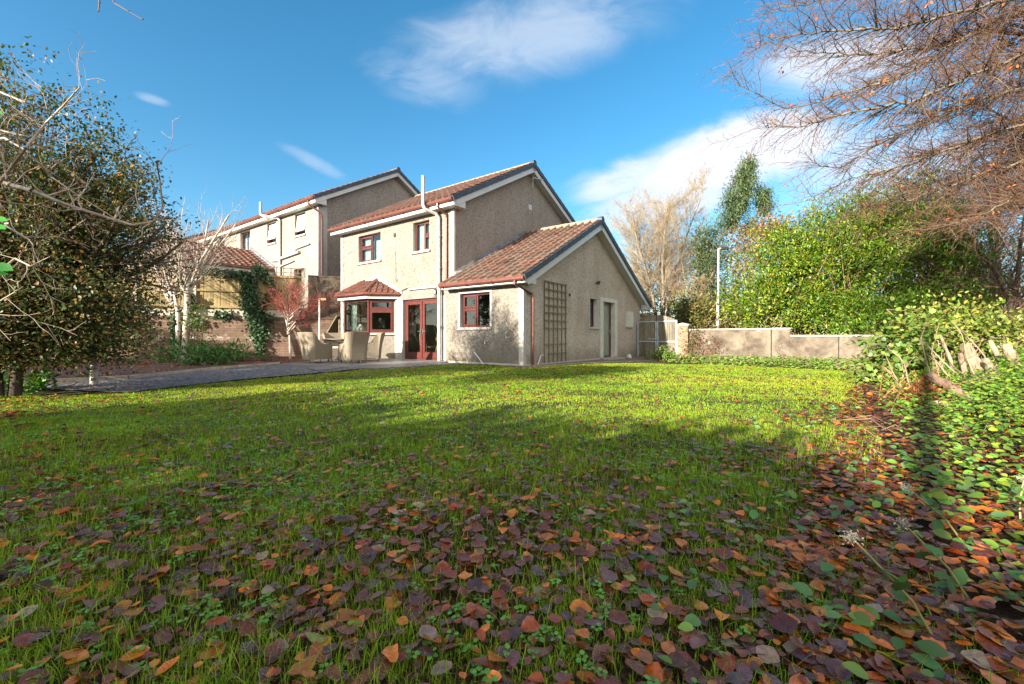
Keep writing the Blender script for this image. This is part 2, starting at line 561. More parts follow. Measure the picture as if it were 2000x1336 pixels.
M['floor'] = simple('room_floor', (0.16, 0.09, 0.05), 0.5, 0.2, 3)
M['curtain'] = simple('net_curtain', (0.62, 0.66, 0.62), 0.9, 0.06, 8)
M['blind'] = simple('pale_blind', (0.42, 0.52, 0.46), 0.8, 0.06, 4)
M['pine'] = simple('varnished_pine', (0.42, 0.19, 0.05), 0.4, 0.15, 5)
M['vase'] = simple('glazed_vase', (0.62, 0.60, 0.52), 0.25, 0.1, 9)
M['door_grey'] = simple('pale_door_glass', (0.17, 0.205, 0.15), 0.3, 0.1, 3)
M['trellis'] = wood('weathered_trellis', (0.13, 0.11, 0.075), (0.24, 0.20, 0.14))
M['fence'] = wood('fence_board', (0.20, 0.15, 0.075), (0.36, 0.285, 0.155))
M['gate_wood'] = wood('grey_gate_board', (0.12, 0.10, 0.08), (0.26, 0.23, 0.185))
M['galv'] = simple('galvanised_steel', (0.32, 0.37, 0.40), 0.5, 0.15, 6)
M['conc_post'] = simple('concrete_post', (0.42, 0.37, 0.29), 0.85, 0.15, 6, 0.3)
M['dark_block'] = simple('dark_mossy_block', (0.11, 0.085, 0.06), 0.95, 0.35, 4, 0.6)


def concrete_wall():
    m, nt, b, N, L = newmat('rendered_garden_wall')
    tc = N('ShaderNodeTexCoord'); o = tc.outputs['Object']
    n = noise_tex(N, L, 1.6, 8, 0.7, o, 0.5)
    r = ramp(N, [(0.36, (0.05, 0.037, 0.025)), (0.50, (0.108, 0.086, 0.061)), (0.66, (0.175, 0.147, 0.108))])
    L(n.outputs['Fac'], r.inputs[0])
    v = N('ShaderNodeTexVoronoi'); v.inputs['Scale'].default_value = 1.3; L(o, v.inputs['Vector'])
    rv = ramp(N, [(0.02, (1, 1, 1)), (0.12, (0, 0, 0))]); L(v.outputs['Distance'], rv.inputs[0])
    c = mul_col(N, L, r.outputs[0], (0.36, 0.32, 0.25), rv.outputs[0], 'MIX')
    L(c, b.inputs['Base Color']); b.inputs['Roughness'].default_value = 0.92
    n2 = noise_tex(N, L, 14, 6, 0.7, o)
    bump(N, L, b, n2.outputs['Fac'], 0.5, 0.02)
    return m


def block_wall():
    m, nt, b, N, L = newmat('brown_block_wall')
    tc = N('ShaderNodeTexCoord'); o = tc.outputs['Object']
    mp = N('ShaderNodeMapping'); mp.inputs['Rotation'].default_value = (R(90), 0, 0); L(o, mp.inputs[0])
    br = N('ShaderNodeTexBrick')
    br.inputs['Scale'].default_value = 1.0
    br.inputs['Brick Width'].default_value = 0.45; br.inputs['Row Height'].default_value = 0.11
    br.inputs['Mortar Size'].default_value = 0.012; br.inputs['Mortar Smooth'].default_value = 0.4
    br.inputs['Color1'].default_value = (0.20, 0.125, 0.085, 1); br.inputs['Color2'].default_value = (0.13, 0.085, 0.06, 1)
    br.inputs['Mortar'].default_value = (0.085, 0.06, 0.045, 1)
    L(mp.outputs[0], br.inputs['Vector'])
    n = noise_tex(N, L, 2.2, 7, 0.7, o)
    r = ramp(N, [(0.3, (0.5, 0.5, 0.5)), (0.7, (1.25, 1.2, 1.15))]); L(n.outputs['Fac'], r.inputs[0])
    c = mul_col(N, L, br.outputs['Color'], r.outputs[0], 1.0)
    sp = N('ShaderNodeSeparateXYZ'); L(o, sp.inputs[0])
    n4 = noise_tex(N, L, 2.6, 5, 0.75, o)
    # lime bloom in a broken band along one course
    d = N('ShaderNodeMath'); d.operation = 'SUBTRACT'; d.inputs[1].default_value = 0.86; L(sp.outputs[2], d.inputs[0])
    a = N('ShaderNodeMath'); a.operation = 'ABSOLUTE'; L(d.outputs[0], a.inputs[0])
    mr = N('ShaderNodeMapRange'); mr.inputs[1].default_value = 0.03; mr.inputs[2].default_value = 0.16
    mr.inputs[3].default_value = 1; mr.inputs[4].default_value = 0; L(a.outputs[0], mr.inputs[0])
    r4 = ramp(N, [(0.5, (0, 0, 0)), (0.62, (1, 1, 1))]); L(n4.outputs['Fac'], r4.inputs[0])
    f = N('ShaderNodeMath'); f.operation = 'MULTIPLY'; L(mr.outputs[0], f.inputs[0]); L(r4.outputs[0], f.inputs[1])
    c = mul_col(N, L, c, (0.40, 0.35, 0.29), f.outputs[0], 'MIX')
    L(c, b.inputs['Base Color']); b.inputs['Roughness'].default_value = 0.95
    h = mul_col(N, L, br.outputs['Color'], n.outputs['Fac'], 0.5)
    bump(N, L, b, h, 0.6, 0.03)
    return m


def gravel_mat():
    m, nt, b, N, L = newmat('blue_grey_gravel')
    tc = N('ShaderNodeTexCoord'); o = tc.outputs['Object']
    v = N('ShaderNodeTexVoronoi'); v.inputs['Scale'].default_value = 24; L(o, v.inputs['Vector'])
    sp = N('ShaderNodeSeparateColor'); L(v.outputs['Color'], sp.inputs[0])
    r = ramp(N, [(0.0, (0.03, 0.032, 0.045)), (0.5, (0.075, 0.078, 0.098)), (0.85, (0.15, 0.145, 0.15)), (1.0, (0.30, 0.26, 0.22))])
    L(sp.outputs[0], r.inputs[0])
    L(r.outputs[0], b.inputs['Base Color']); b.inputs['Roughness'].default_value = 0.7
    rr = ramp(N, [(0.0, (1, 1, 1)), (0.6, (0, 0, 0))]); L(v.outputs['Distance'], rr.inputs[0])
    bump(N, L, b, rr.outputs[0], 1.0, 0.02)
    return m


def ground_mat():
    m, nt, b, N, L = newmat('garden_ground')
    at_ = N('ShaderNodeAttribute'); at_.attribute_name = 'Col'
    tc = N('ShaderNodeTexCoord'); o = tc.outputs['Object']
    n = noise_tex(N, L, 9, 7, 0.75, o)
    r = ramp(N, [(0.3, (0.35, 0.38, 0.35)), (0.5, (0.9, 0.95, 0.85)), (0.72, (1.5, 1.3, 1.1))]); L(n.outputs['Fac'], r.inputs[0])
    n2 = noise_tex(N, L, 70, 3, 0.7, o)
    r2 = ramp(N, [(0.35, (0.45, 0.45, 0.45)), (0.65, (1.35, 1.3, 1.2))]); L(n2.outputs['Fac'], r2.inputs[0])
    c = mul_col(N, L, at_.outputs['Color'], r.outputs[0], 1.0)
    c = mul_col(N, L, c, r2.outputs[0], 1.0)
    L(c, b.inputs['Base Color']); b.inputs['Roughness'].default_value = 0.9
    b.inputs['Specular IOR Level'].default_value = 0.2
    bump(N, L, b, n2.outputs['Fac'], 0.8, 0.02)
    return m


def patio_mat():
    m, nt, b, N, L = newmat('patio_slabs')
    tc = N('ShaderNodeTexCoord'); o = tc.outputs['Object']
    br = N('ShaderNodeTexBrick'); br.inputs['Scale'].default_value = 1.0
    br.inputs['Brick Width'].default_value = 0.6; br.inputs['Row Height'].default_value = 0.45
    br.inputs['Mortar Size'].default_value = 0.012
    br.inputs['Color1'].default_value = (0.13, 0.125, 0.125, 1); br.inputs['Color2'].default_value = (0.175, 0.165, 0.16, 1)
    br.inputs['Mortar'].default_value = (0.08, 0.075, 0.065, 1)
    L(o, br.inputs['Vector'])
    n = noise_tex(N, L, 3.5, 7, 0.7, o)
    r = ramp(N, [(0.3, (0.6, 0.6, 0.6)), (0.7, (1.2, 1.18, 1.12))]); L(n.outputs['Fac'], r.inputs[0])
    L(mul_col(N, L, br.outputs['Color'], r.outputs[0], 1.0), b.inputs['Base Color'])
    b.inputs['Roughness'].default_value = 0.55
    bump(N, L, b, n.outputs['Fac'], 0.3, 0.01)
    return m


def wicker_mat():
    m, nt, b, N, L = newmat('wicker_weave')
    tc = N('ShaderNodeTexCoord'); sp = N('ShaderNodeSeparateXYZ'); L(tc.outputs['Object'], sp.inputs[0])
    w = N('ShaderNodeTexWave'); w.wave_type = 'BANDS'; w.bands_direction = 'Z'
    w.inputs['Scale'].default_value = 26; w.inputs['Distortion'].default_value = 1.2; L(tc.outputs['Object'], w.inputs['Vector'])
    w2 = N('ShaderNodeTexWave'); w2.wave_type = 'BANDS'; w2.bands_direction = 'DIAGONAL'
    w2.inputs['Scale'].default_value = 15; w2.inputs['Distortion'].default_value = 0.8; L(tc.outputs['Object'], w2.inputs['Vector'])
    f = N('ShaderNodeMath'); f.operation = 'MULTIPLY'; L(w.outputs['Fac'], f.inputs[0]); L(w2.outputs['Fac'], f.inputs[1])
    r = ramp(N, [(0.0, (0.10, 0.078, 0.05)), (0.35, (0.27, 0.22, 0.15)), (1.0, (0.40, 0.34, 0.25))]); L(f.outputs[0], r.inputs[0])
    L(r.outputs[0], b.inputs['Base Color']); b.inputs['Roughness'].default_value = 0.6
    bump(N, L, b, f.outputs[0], 0.6, 0.01)
    return m


M['garden_wall'] = concrete_wall()
M['block'] = block_wall()
M['gravel'] = gravel_mat()
M['ground'] = ground_mat()
M['patio'] = patio_mat()
M['wicker'] = wicker_mat()
M['leaf'] = attr_mat('evergreen_leaf', 0.46, 0.25, 0.25, 0.2, 2.0)
M['glossy_leaf'] = attr_mat('glossy_laurel_leaf', 0.42, 0.28, 0.4, 0.2, 1.5)
M['grass'] = attr_mat('grass_blade', 0.6, 0.35, 0.08, 0.25, 1.2)
M['litter'] = attr_mat('wet_fallen_leaf', 0.27, 0.15, 0.75, 0.3, 6.0, veins=True)
M['twig'] = attr_mat('twig_bark', 0.7, 0, 0.3, 0.3, 6.0)
M['bark_pale'] = bark('pale_bark', (0.20, 0.15, 0.11), (0.50, 0.44, 0.37), 7)
M['bark_dark'] = bark('dark_bark', (0.03, 0.022, 0.016), (0.105, 0.08, 0.058), 9)
M['bark_grey'] = bark('grey_beech_bark', (0.10, 0.085, 0.06), (0.24, 0.21, 0.16), 6)
M['log_brown'] = bark('split_brown_log', (0.06, 0.035, 0.025), (0.22, 0.15, 0.10), 10, (1, 1, 0.4))
M['cut_wood'] = bark('weathered_log', (0.10, 0.068, 0.042), (0.32, 0.25, 0.17), 9, (1, 1, 0.35))

# ------------------------------------------------------------ ground and paths (the setting)
def build_ground():
    def axis(lo, hi, fine, far):
        a = list(np.arange(lo, hi + 1e-6, fine))
        s = fine
        x = lo; left = []
        while x > -far:
            s *= 1.35; x -= s; left.append(x)
        s = fine; x = hi; right = []
        while x < far:
            s *= 1.35; x += s; right.append(x)
        return np.array(left[::-1] + a + right)
    xs = axis(-18, 18, 0.11, 700); ys = axis(-4, 24, 0.11, 700)
    XX, YY = np.meshgrid(xs, ys)
    Z = zg(XX, YY)
    V = np.stack([XX.ravel(), YY.ravel(), Z.ravel()], 1)
    nx, ny = len(xs), len(ys)
    i = np.arange(ny - 1)[:, None] * nx + np.arange(nx - 1)[None]
    F = np.stack([i, i + 1, i + 1 + nx, i + nx], -1).reshape(-1, 4)
    X = V[:, 0]; Y = V[:, 1]
    col = np.tile(np.array([0.055, 0.062, 0.022]), (len(V), 1))
    soil = np.array([0.05, 0.027, 0.015])
    q = 0.77 * X - 0.64 * Y
    w = np.maximum(sstep(-0.6, 0.2, q + 0.5 * (vnoise(X * 1.7, Y * 1.7) - 0.5)), 1 - sstep(2.0, 4.5, Y + 1.5 * (vnoise(X * 1.3 + 5, Y * 1.3) - 0.5)))
    w = np.clip(w, 0, 1)[:, None]
    col = col * (1 - w) + soil * w
    far = sstep(16, 20, Y)[:, None]
    col = col * (1 - far) + np.array([0.075, 0.05, 0.025]) * far
    o = mesh_np('ground', V, F, M['ground'], col, smooth=True)
    tag(o, kind='structure')


build_ground()


def sheet(name, pts, z, mat):
    """a thin sheet laid on the ground, following it"""
    import bmesh
    bm = bmesh.new()
    vs = [bm.verts.new((p[0], p[1], 0)) for p in pts]
    bm.faces.new(vs)
    bmesh.ops.triangulate(bm, faces=bm.faces[:])
    for _ in range(3):
        bmesh.ops.subdivide_edges(bm, edges=bm.edges[:], cuts=1, use_grid_fill=True)
    for v in bm.verts:
        v.co.z = float(zg(v.co.x, v.co.y)) + z
    me = bpy.data.meshes.new(name); bm.to_mesh(me); bm.free()
    me.materials.append(mat)
    o = bpy.data.objects.new(name, me); COL.objects.link(o)
    return tag(o, kind='structure')


def gp(px, py, z=0.0):
    Y = (CAM_H - z) * FPX / (py - HY)
    return ((px - CX) / FPX * Y, Y)


GRAVEL = [gp(70, 760), gp(250, 771), gp(450, 746), gp(640, 729), gp(700, 722.5), gp(705, 717), gp(545, 711), gp(430, 722), gp(250, 742), gp(80, 752)]
sheet('gravel_path', GRAVEL, 0.03, M['gravel'])
M['mulch'] = simple('leaf_mulch', (0.085, 0.030, 0.016), 0.8, 0.5, 30, 0.8, 60)
sheet('planting_bed', [gp(60, 752), gp(250, 742), gp(430, 722), gp(560, 713), (-6.9, 14.0), (-7.7, 16.6), (-9.2, 18.5), (-15.2, 16.35), (-14, 11)], 0.022, M['mulch'])
M['edging'] = simple('timber_edging', (0.33, 0.28, 0.22), 0.8, 0.2, 5, 0.3)
mb = MB()
edge = [gp(60, 753), gp(250, 743), gp(430, 723), gp(545, 713)]
for a, b in zip(edge[:-1], edge[1:]):
    mb.bar((*a, 0.045), (*b, 0.045), 0.05, 0.10)
tag(mb.build('path_edging', M['edging']), kind='structure')

# patio: two raised slab areas in front of the house
mb = MB()
pat = [(-2.95, -0.35), (-2.95, 0.33), (-9.3, 0.33), (-11.6, 0.2), (-10.9, -2.7), (-7.9, -3.55), (-3.6, -1.35)]
w = [loc2w(-2.05, -.45), gp(897, 710, .04), gp(730, 719.5, .04), gp(612, 714, .04), gp(545, 711, .04), (-6.86, 14.0), (-7.22, 18.0), loc2w(-9.5, .33), loc2w(-2.95, .33), loc2w(-2.95, -.45)]
mb.prism([(x, y, -0.15) for x, y in w], (0, 0, 0.19))
po = mb.build('patio', M['patio']); tag(po, kind='structure')
mb = MB()
sl = [gp(600, 721), gp(648, 717), gp(668, 722), gp(618, 727)]
mb.prism([(x, y, 0.0) for x, y in sl], (0, 0, 0.05))
tag(mb.build('paving_slab', M['patio']), 'single loose grey paving slab lying on the gravel in front of the patio', 'paving slab')
mb = MB()
pp = [(0.02, -0.35), (0.02, 9.2), (1.0, 9.2), (0.75, 4.5), (0.55, -0.1), (0.2, -0.45), (-2.9, -0.5), (-2.9, -0.02), (0.02, -0.02)]
M['path'] = simple('brown_concrete_path', (0.16, 0.115, 0.085), 0.9, 0.25, 5, 0.4)
sheet('path', [loc2w(*p) for p in [(0.02, -0.4), (0.5, -0.35), (0.75, 4.5), (1.3, 9.2), (0.02, 9.3)]], 0.02, M['path'])
sheet('path', [loc2w(*p) for p in [(-2.9, -0.42), (0.5, -0.36), (0.02, 0.0), (-2.9, 0.0)]], 0.016, M['path'])


# ------------------------------------------------------------ house kit
rngt = np.random.default_rng(5)


def tile_plane(mb, O, U, V, lenv, ul, ur, tw=0.30, g=0.33, amp=0.062, step=0.035, c0=(0.108, 0.055, 0.040), mi=0):
    O = np.array(O, float); U = np.array(U, float); V = np.array(V, float)
    Nn = np.cross(U, V); Nn /= np.linalg.norm(Nn)
    if Nn[2] < 0: Nn = -Nn
    nv = int(math.ceil(lenv / g))
    S = [0, 0.30, 0.58, 0.66, 0.77, 0.88, 0.97]
    HP = [0, 0.0, 0.06, 0.80, 1.0, 0.80, 0.0]
    for i in range(nv):
        v0 = i * g; v1 = min((i + 1) * g + 0.02, lenv)
        a0, b0 = ul(v0), ur(v0); a1, b1 = ul(v1), ur(v1)
        j0 = int(math.floor(min(a0, a1) / tw)); j1 = int(math.ceil(max(b0, b1) / tw))
        for j in range(j0, j1):
            if (j + 1) * tw <= a0 + 0.01 or j * tw >= b0 - 0.01: continue
            k = 0.8 + 0.4 * rngt.random()
            hue = rngt.random()
            dk = 0.6 if rngt.random() < 0.03 else 1.0
            col = (c0[0] * k * dk, c0[1] * k * dk * (0.85 + 0.4 * hue), c0[2] * k * dk * (0.8 + 0.5 * hue), 1)
            vs = []
            for (v, h0, aa, bb) in ((v0, -0.012, a0, b0), (v0, step, a0, b0), (v1, 0.0, a1, b1)):
                for si, s in enumerate(S):
                    u = min(max((j + s) * tw, aa), bb)
                    h = h0 + (amp * HP[si] if h0 >= 0 else 0)
                    vs.append(O + U * u + V * v + Nn * h)
            n = len(S); fs = []
            for r_ in range(2):
                for s in range(n - 1):
                    fs.append((r_ * n + s, r_ * n + s + 1, (r_ + 1) * n + s + 1, (r_ + 1) * n + s))
            mb.add(vs, fs, mi, col)


def roof_set(house, x0, x1, ye, ze, yr, zr, yb, zb, verge=(1,), wallx=(None,), c0=(0.108, 0.055, 0.040), fascia_x=None, wall_y=0.35, soff=5.15, gut=True, box=0.55, wall_yb=None, rear=True):
    fx0, fx1 = fascia_x or (x0, x1)
    sf = np.array([0, yr - ye, zr - ze]); lf = np.linalg.norm(sf); sf = sf / lf
    sb = np.array([0, yr - yb, zr - zb]); lb = np.linalg.norm(sb); sb = sb / lb
    mb = MB()
    tile_plane(mb, (x0, ye, ze), (1, 0, 0), sf, lf, lambda v: 0, lambda v: x1 - x0, c0=c0)
    if rear: tile_plane(mb, (x0, yb, zb), (1, 0, 0), sb, lb, lambda v: 0, lambda v: x1 - x0, c0=c0)
    dk = (c0[0] * 0.4, c0[1] * 0.4, c0[2] * 0.4, 1)
    t = 0.07
    mb.prism([(x0 + .01, ye + .03, ze - .015), (x0 + .01, yr, zr - .015), (x0 + .01, yb - .03, zb - .015), (x0 + .01, yb - .03, zb - .015 - t), (x0 + .01, yr, zr - .015 - t), (x0 + .01, ye + .03, ze - .015 - t)], (x1 - x0 - .02, 0, 0), 0, dk)
    roof = mb.build('roof', M['tile'], house)
    mr = MB()
    n = int((x1 - x0) / 0.45)
    for i in range(n):
        a = x0 + (x1 - x0) * i / n; b = x0 + (x1 - x0) * (i + 1) / n + 0.015
        mr.tube([(a, yr, zr + 0.0), (b, yr, zr + 0.012)], 0.105, 12)
    mr.build('ridge', M['ridge'], roof, smooth=False)
    for vx, wx in zip(verge, wallx):
        s = 1 if vx > (x0 + x1) / 2 else -1
        mv = MB()
        for (yy, zz, d, ln) in ((ye, ze, sf, lf), (yb, zb, sb, lb)):
            k = int(ln / 0.33)
            for i in range(k + 1):
                a = np.array([vx + s * 0.012, yy, zz]) + d * (i * 0.33)
                b = np.array([vx + s * 0.012, yy, zz]) + d * min((i + 1) * 0.33 + 0.03, ln)
                a = a + np.array([0, 0, 0.018]); b = b + np.array([0, 0, -0.004])
                nn = np.array([0, -d[2], d[1]]) if d[1] > 0 else np.array([0, d[2], -d[1]])
                mv.bar(a - nn * 0.035, b - nn * 0.035, 0.07, 0.16, up=nn)
        mv.tube([(vx - s * 0.12, yr, zr + 0.02), (vx + s * 0.055, yr, zr + 0.02)], 0.125, 12)
        mv.build('verge', M['verge'], roof)
        mg = MB(); ms = MB()
        for (yy, zz, d, ln) in ((ye, ze, sf, lf), (yb, zb, sb, lb)):
            nn = np.array([0, -d[2], d[1]]) if d[1] > 0 else np.array([0, d[2], -d[1]])
            e0 = np.array([vx - s * 0.012, yy, zz]) + d * 0.12; e1 = np.array([vx - s * 0.012, yy, zz]) + d * (ln - 0.0)
            mg.bar(e0 - nn * 0.21, e1 - nn * 0.21, 0.03, 0.18, up=nn)
            wxx = wx if wx is not None else vx - s * 0.3
            c = (vx - s * 0.03 + wxx) / 2
            f0 = np.array([c, yy, zz]) + d * 0.4; f1 = np.array([c, yy, zz]) + d * ln
            ms.bar(f0 - nn * 0.27, f1 - nn * 0.27, abs(vx - s * 0.03 - wxx) - 0.004, 0.02, up=nn)
        # boxed end of the eaves
        for (yy, zz, d, sgn) in ((ye, ze, sf, 1), (yb, zb, sb, -1)):
            ya = yy + sgn * 0.10; yc = yy + sgn * (0.10 + box)
            zf = lambda y_: zz + d[2] / abs(d[1]) * abs(y_ - yy)
            zs = soff if sgn > 0 else zz - 0.2
            a_, b_ = min(wxx, vx - s * 0.008), max(wxx, vx - s * 0.008)
            mg.prism([(a_ + .002, ya, zs), (a_ + .002, yc, zs), (a_ + .002, yc, zf(yc) - 0.12), (a_ + .002, ya, zf(ya) - 0.12)], (b_ - a_ - .004, 0, 0))
        mg.build('bargeboard', M['white'], house)
        ms.build('verge_soffit', M['white'], house)
    mf = MB()
    mf.box(fx0, ye + 0.07, soff, fx1, ye + 0.098, ze - 0.005)
    mf.build('fascia', M['white'], house)
    if rear:
        mf = MB(); mf.box(x0 + .02, yb - 0.10, zb - 0.2, x1 - .02, yb - 0.07, zb); mf.build('fascia', M['white'], house)
    msf = MB()
    msf.box(fx0, ye + 0.1, soff + 0.004, fx1, wall_y - 0.002, soff + 0.024)
    msf.build('soffit', M['white'], house)
    if rear and wall_yb:
        msf = MB(); msf.box(x0 + .03, wall_yb + .002, zb - 0.19, x1 - .03, yb - 0.102, zb - 0.17); msf.build('soffit', M['white'], house)
    if gut:
        gm = MB()
        gm.tube([(fx0 - 0.03, ye + 0.005, ze - 0.045), (fx1 + 0.03, ye + 0.005, ze - 0.045)], 0.06, 12)
        gm.box(fx0 - 0.03, ye - 0.062, ze - 0.028, fx1 + 0.03, ye - 0.05, ze - 0.008)
        for i in range(max(3, int((fx1 - fx0) / 1.1)) + 1):
            xx = fx0 + 0.1 + (fx1 - fx0 - 0.2) * i / max(3, int((fx1 - fx0) / 1.1))
            gm.tube([(xx - 0.03, ye + 0.005, ze - 0.047), (xx + 0.03, ye + 0.005, ze - 0.047)], 0.069, 12)
            gm.box(xx - 0.015, ye + 0.02, ze - 0.13, xx + 0.015, ye + 0.069, ze - 0.09)
        gm.build('gutter', M['gutter'], house)
    return roof


def panel(mb, T, u0, u1, z0, ztop, holes=(), breaks=(), mi=0, rd=0.13, rmi=1):
    us = sorted(set([u0, u1] + [h[0] for h in holes] + [h[1] for h in holes] + list(breaks)))
    us = [u for u in us if u0 <= u <= u1]
    for a, b in zip(us[:-1], us[1:]):
        hs = sorted([h for h in holes if h[0] < (a + b) / 2 < h[1]], key=lambda h: h[2])
        za = z0
        for h in hs:
            if h[2] > za: mb.add([T(a, 0, za), T(b, 0, za), T(b, 0, h[2]), T(a, 0, h[2])], [(0, 1, 2, 3)], mi)
            za = h[3]
        mb.add([T(a, 0, za), T(b, 0, za), T(b, 0, ztop(b)), T(a, 0, ztop(a))], [(0, 1, 2, 3)], mi)
    for h in holes:
        r_ = h[4] if len(h) > 4 else rd
        a, b, c, d = h[:4]
        for p, q_ in (((a, c), (a, d)), ((a, d), (b, d)), ((b, d), (b, c)), ((b, c), (a, c))):
            mb.add([T(p[0], 0, p[1]), T(q_[0], 0, q_[1]), T(q_[0], r_, q_[1]), T(p[0], r_, p[1])], [(0, 1, 2, 3)], rmi)


def window(house, T, u0, u1, z0, z1, mull=(), trans=None, rd=0.13, sill=True, mat='frame', name='window', curtain=None, sash=True, sill_over=0.07, parent=None, sill_proj=0.07):
    """frame mesh named window, with pane, sill and curtain as children"""
    trans = trans or {}
    fw = 0.055; f = MB()
    d0, d1 = rd - 0.005, rd + 0.065
    ub = [u0] + [u0 + (u1 - u0) * m for m in mull] + [u1]
    f.box(u0, d0, z0, u0 + fw, d1, z1, T=T); f.box(u1 - fw, d0, z0, u1, d1, z1, T=T)
    f.box(u0 + fw, d0, z0, u1 - fw, d1, z0 + fw, T=T); f.box(u0 + fw, d0, z1 - fw, u1 - fw, d1, z1, T=T)
    for m in ub[1:-1]:
        f.box(m - fw * .5, d0 + .003, z0 + fw, m + fw * .5, d1 - .003, z1 - fw, T=T)
    p = MB()
    for ci in range(len(ub) - 1):
        a = ub[ci] + (fw if ci == 0 else fw * .5); b = ub[ci + 1] - (fw if ci == len(ub) - 2 else fw * .5)
        zs = [z0 + fw] + [z0 + (z1 - z0) * t for t in trans.get(ci, ())] + [z1 - fw]
        for zt in zs[1:-1]:
            f.box(a, d0 + .003, zt - fw * .5, b, d1 - .003, zt + fw * .5, T=T)
        for k in range(len(zs) - 1):
            c = zs[k] + (0 if k == 0 else fw * .5); e = zs[k + 1] - (0 if k == len(zs) - 2 else fw * .5)
            if sash and trans.get(ci):
                sw = 0.045; s0 = d0 - 0.018
                f.box(a, s0, c, a + sw, d1 - .006, e, T=T); f.box(b - sw, s0, c, b, d1 - .006, e, T=T)
                f.box(a + sw, s0, c, b - sw, d1 - .006, c + sw, T=T); f.box(a + sw, s0, e - sw, b - sw, d1 - .006, e, T=T)
                p.box(a + sw, rd + .02, c + sw, b - sw, rd + .026, e - sw, T=T)
            else:
                p.box(a, rd + .02, c, b, rd + .026, e, T=T)
    o = f.build(name, M[mat], house)
    p.build('pane', M['glass'], o)
    if sill:
        s = MB(); s.box(u0 - sill_over, -sill_proj, z0 - 0.075, u1 + sill_over, rd - 0.008, z0 - 0.003, T=T)
        s.build('sill', M['band'], o)
    if curtain:
        for (a, b, c, d, mt) in curtain:
            cm = MB(); n = 24; vs = []; fs = []
            for i in range(n + 1):
                uu = a + (b - a) * i / n; dd = rd + 0.13 + 0.018 * math.sin(i * 1.9)
                vs += [T(uu, dd, c), T(uu, dd, d)]
            for i in range(n): fs.append((2 * i, 2 * i + 2, 2 * i + 3, 2 * i + 1))
            cm.add(vs, fs); cm.build('curtain', M[mt], o)
    return o


# ------------------------------------------------------------ the house
house = thing('house', 'two-storey cream house with brown tiled roofs, bay window and a single-storey gabled wing', 'house', (P0[0], P0[1], 0), TH)
MF = lambda u, d, z: (u, 0.35 + d, z)            # main front
WF = lambda u, d, z: (u, d, z)                   # wing front
WG = lambda u, d, z: (-d, u, z)                  # wing gable
MG = lambda u, d, z: (-3.07 - d, u, z)           # main gable
MX0, MX1 = -9.71, -3.07
SF = (8.0 - 5.38) / 4.8
mb = MB()
BAY = (-9.0, -6.30, 0.0, 2.32, 0.1)
panel(mb, MF, MX0, MX1, -0.2, lambda u: 5.2, holes=[(-8.47, -7.02, 3.86, 4.95), (-5.12, -4.27, 3.92, 4.98), (-5.69, -3.77, 0.03, 2.22), BAY])
mb.build('front_wall', [M['dash'], M['band']], house)
mb = MB()
zt_m = lambda y: 5.38 + (y + 0.05) * SF - 0.12 if y <= 4.75 else 8.0 - (y - 4.75) * (2.3 / 4.85) - 0.12
panel(mb, MG, 0.35, 9.2, -0.3, zt_m, breaks=(4.75,))
panel(mb, lambda u, d, z: (MX0, u, z), 0.35, 9.2, -0.2, zt_m, breaks=(4.75,))
panel(mb, lambda u, d, z: (u, 9.2, z), MX0, MX1, -0.2, lambda u: zt_m(9.2))
mb.build('gable_wall', M['dash_grey'], house)
roof_main = roof_set(house, -10.0, -2.77, -0.05, 5.38, 4.75, 8.0, 9.6, 5.7, verge=(-2.77,), wallx=(-3.07,), fascia_x=(-9.98, -2.80), wall_yb=9.2)
# wing
SWF = (5.15 - 2.52) / 5.05
zt_w = lambda y: 2.52 + (y + 0.40) * SWF - 0.12 if y <= 4.65 else 5.15 - (y - 4.65) * SWF - 0.12
mb = MB()
panel(mb, WF, -3.07, 0.0, -0.3, lambda u: 2.42, holes=[(-2.46, -1.23, 1.15, 2.22)])
mb.add([(-3.07, 0, -.2), (-3.07, 0.36, -.2), (-3.07, .36, 2.6), (-3.07, 0, 2.42)], [(0, 1, 2, 3)], 0)
mb.build('wing_front_wall', [M['dash'], M['band']], house)
mb = MB()
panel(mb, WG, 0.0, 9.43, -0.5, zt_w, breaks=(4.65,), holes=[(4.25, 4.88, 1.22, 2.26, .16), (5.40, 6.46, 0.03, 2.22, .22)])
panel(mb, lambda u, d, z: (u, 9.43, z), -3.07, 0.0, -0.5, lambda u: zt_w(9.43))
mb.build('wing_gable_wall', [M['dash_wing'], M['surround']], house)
roof_wing = roof_set(house, -3.06, 0.29, -0.40, 2.52, 4.65, 5.15, 10.15, 2.29, verge=(0.29,), wallx=(0.0,), c0=(0.135, 0.077, 0.055), fascia_x=(-2.98, 0.27), wall_y=0.0, soff=2.36, wall_yb=9.43)
# white corner bands and plinth
for bxs in ([(-3.23, 0.335, 2.5, -3.055, 0.349, 5.14), (-3.069, 0.336, 2.5, -3.055, 0.42, 5.14)], [(-9.72, 0.335, 0.0, -9.58, 0.349, 5.14)],
            [(-0.15, -0.014, 0.02, 0.014, -0.001, 2.35), (0.001, -0.012, 0.02, 0.013, 0.13, 2.35)], [(-6.12, 0.338, 0.0, -5.70, 0.349, 2.27)], [(-3.76, 0.338, 0.0, -3.45, 0.349, 2.27)]):
    mb = MB()
    for bx_ in bxs: mb.box(*bx_)
    mb.build('corner_band', M['band'], house)
mb = MB()
mb.box(-2.95, -0.03, -0.25, 0.03, -0.016, 0.07); mb.box(0.016, -0.03, -0.35, 0.03, 5.08, 0.05)
mb.build('plinth', M['band'], house)
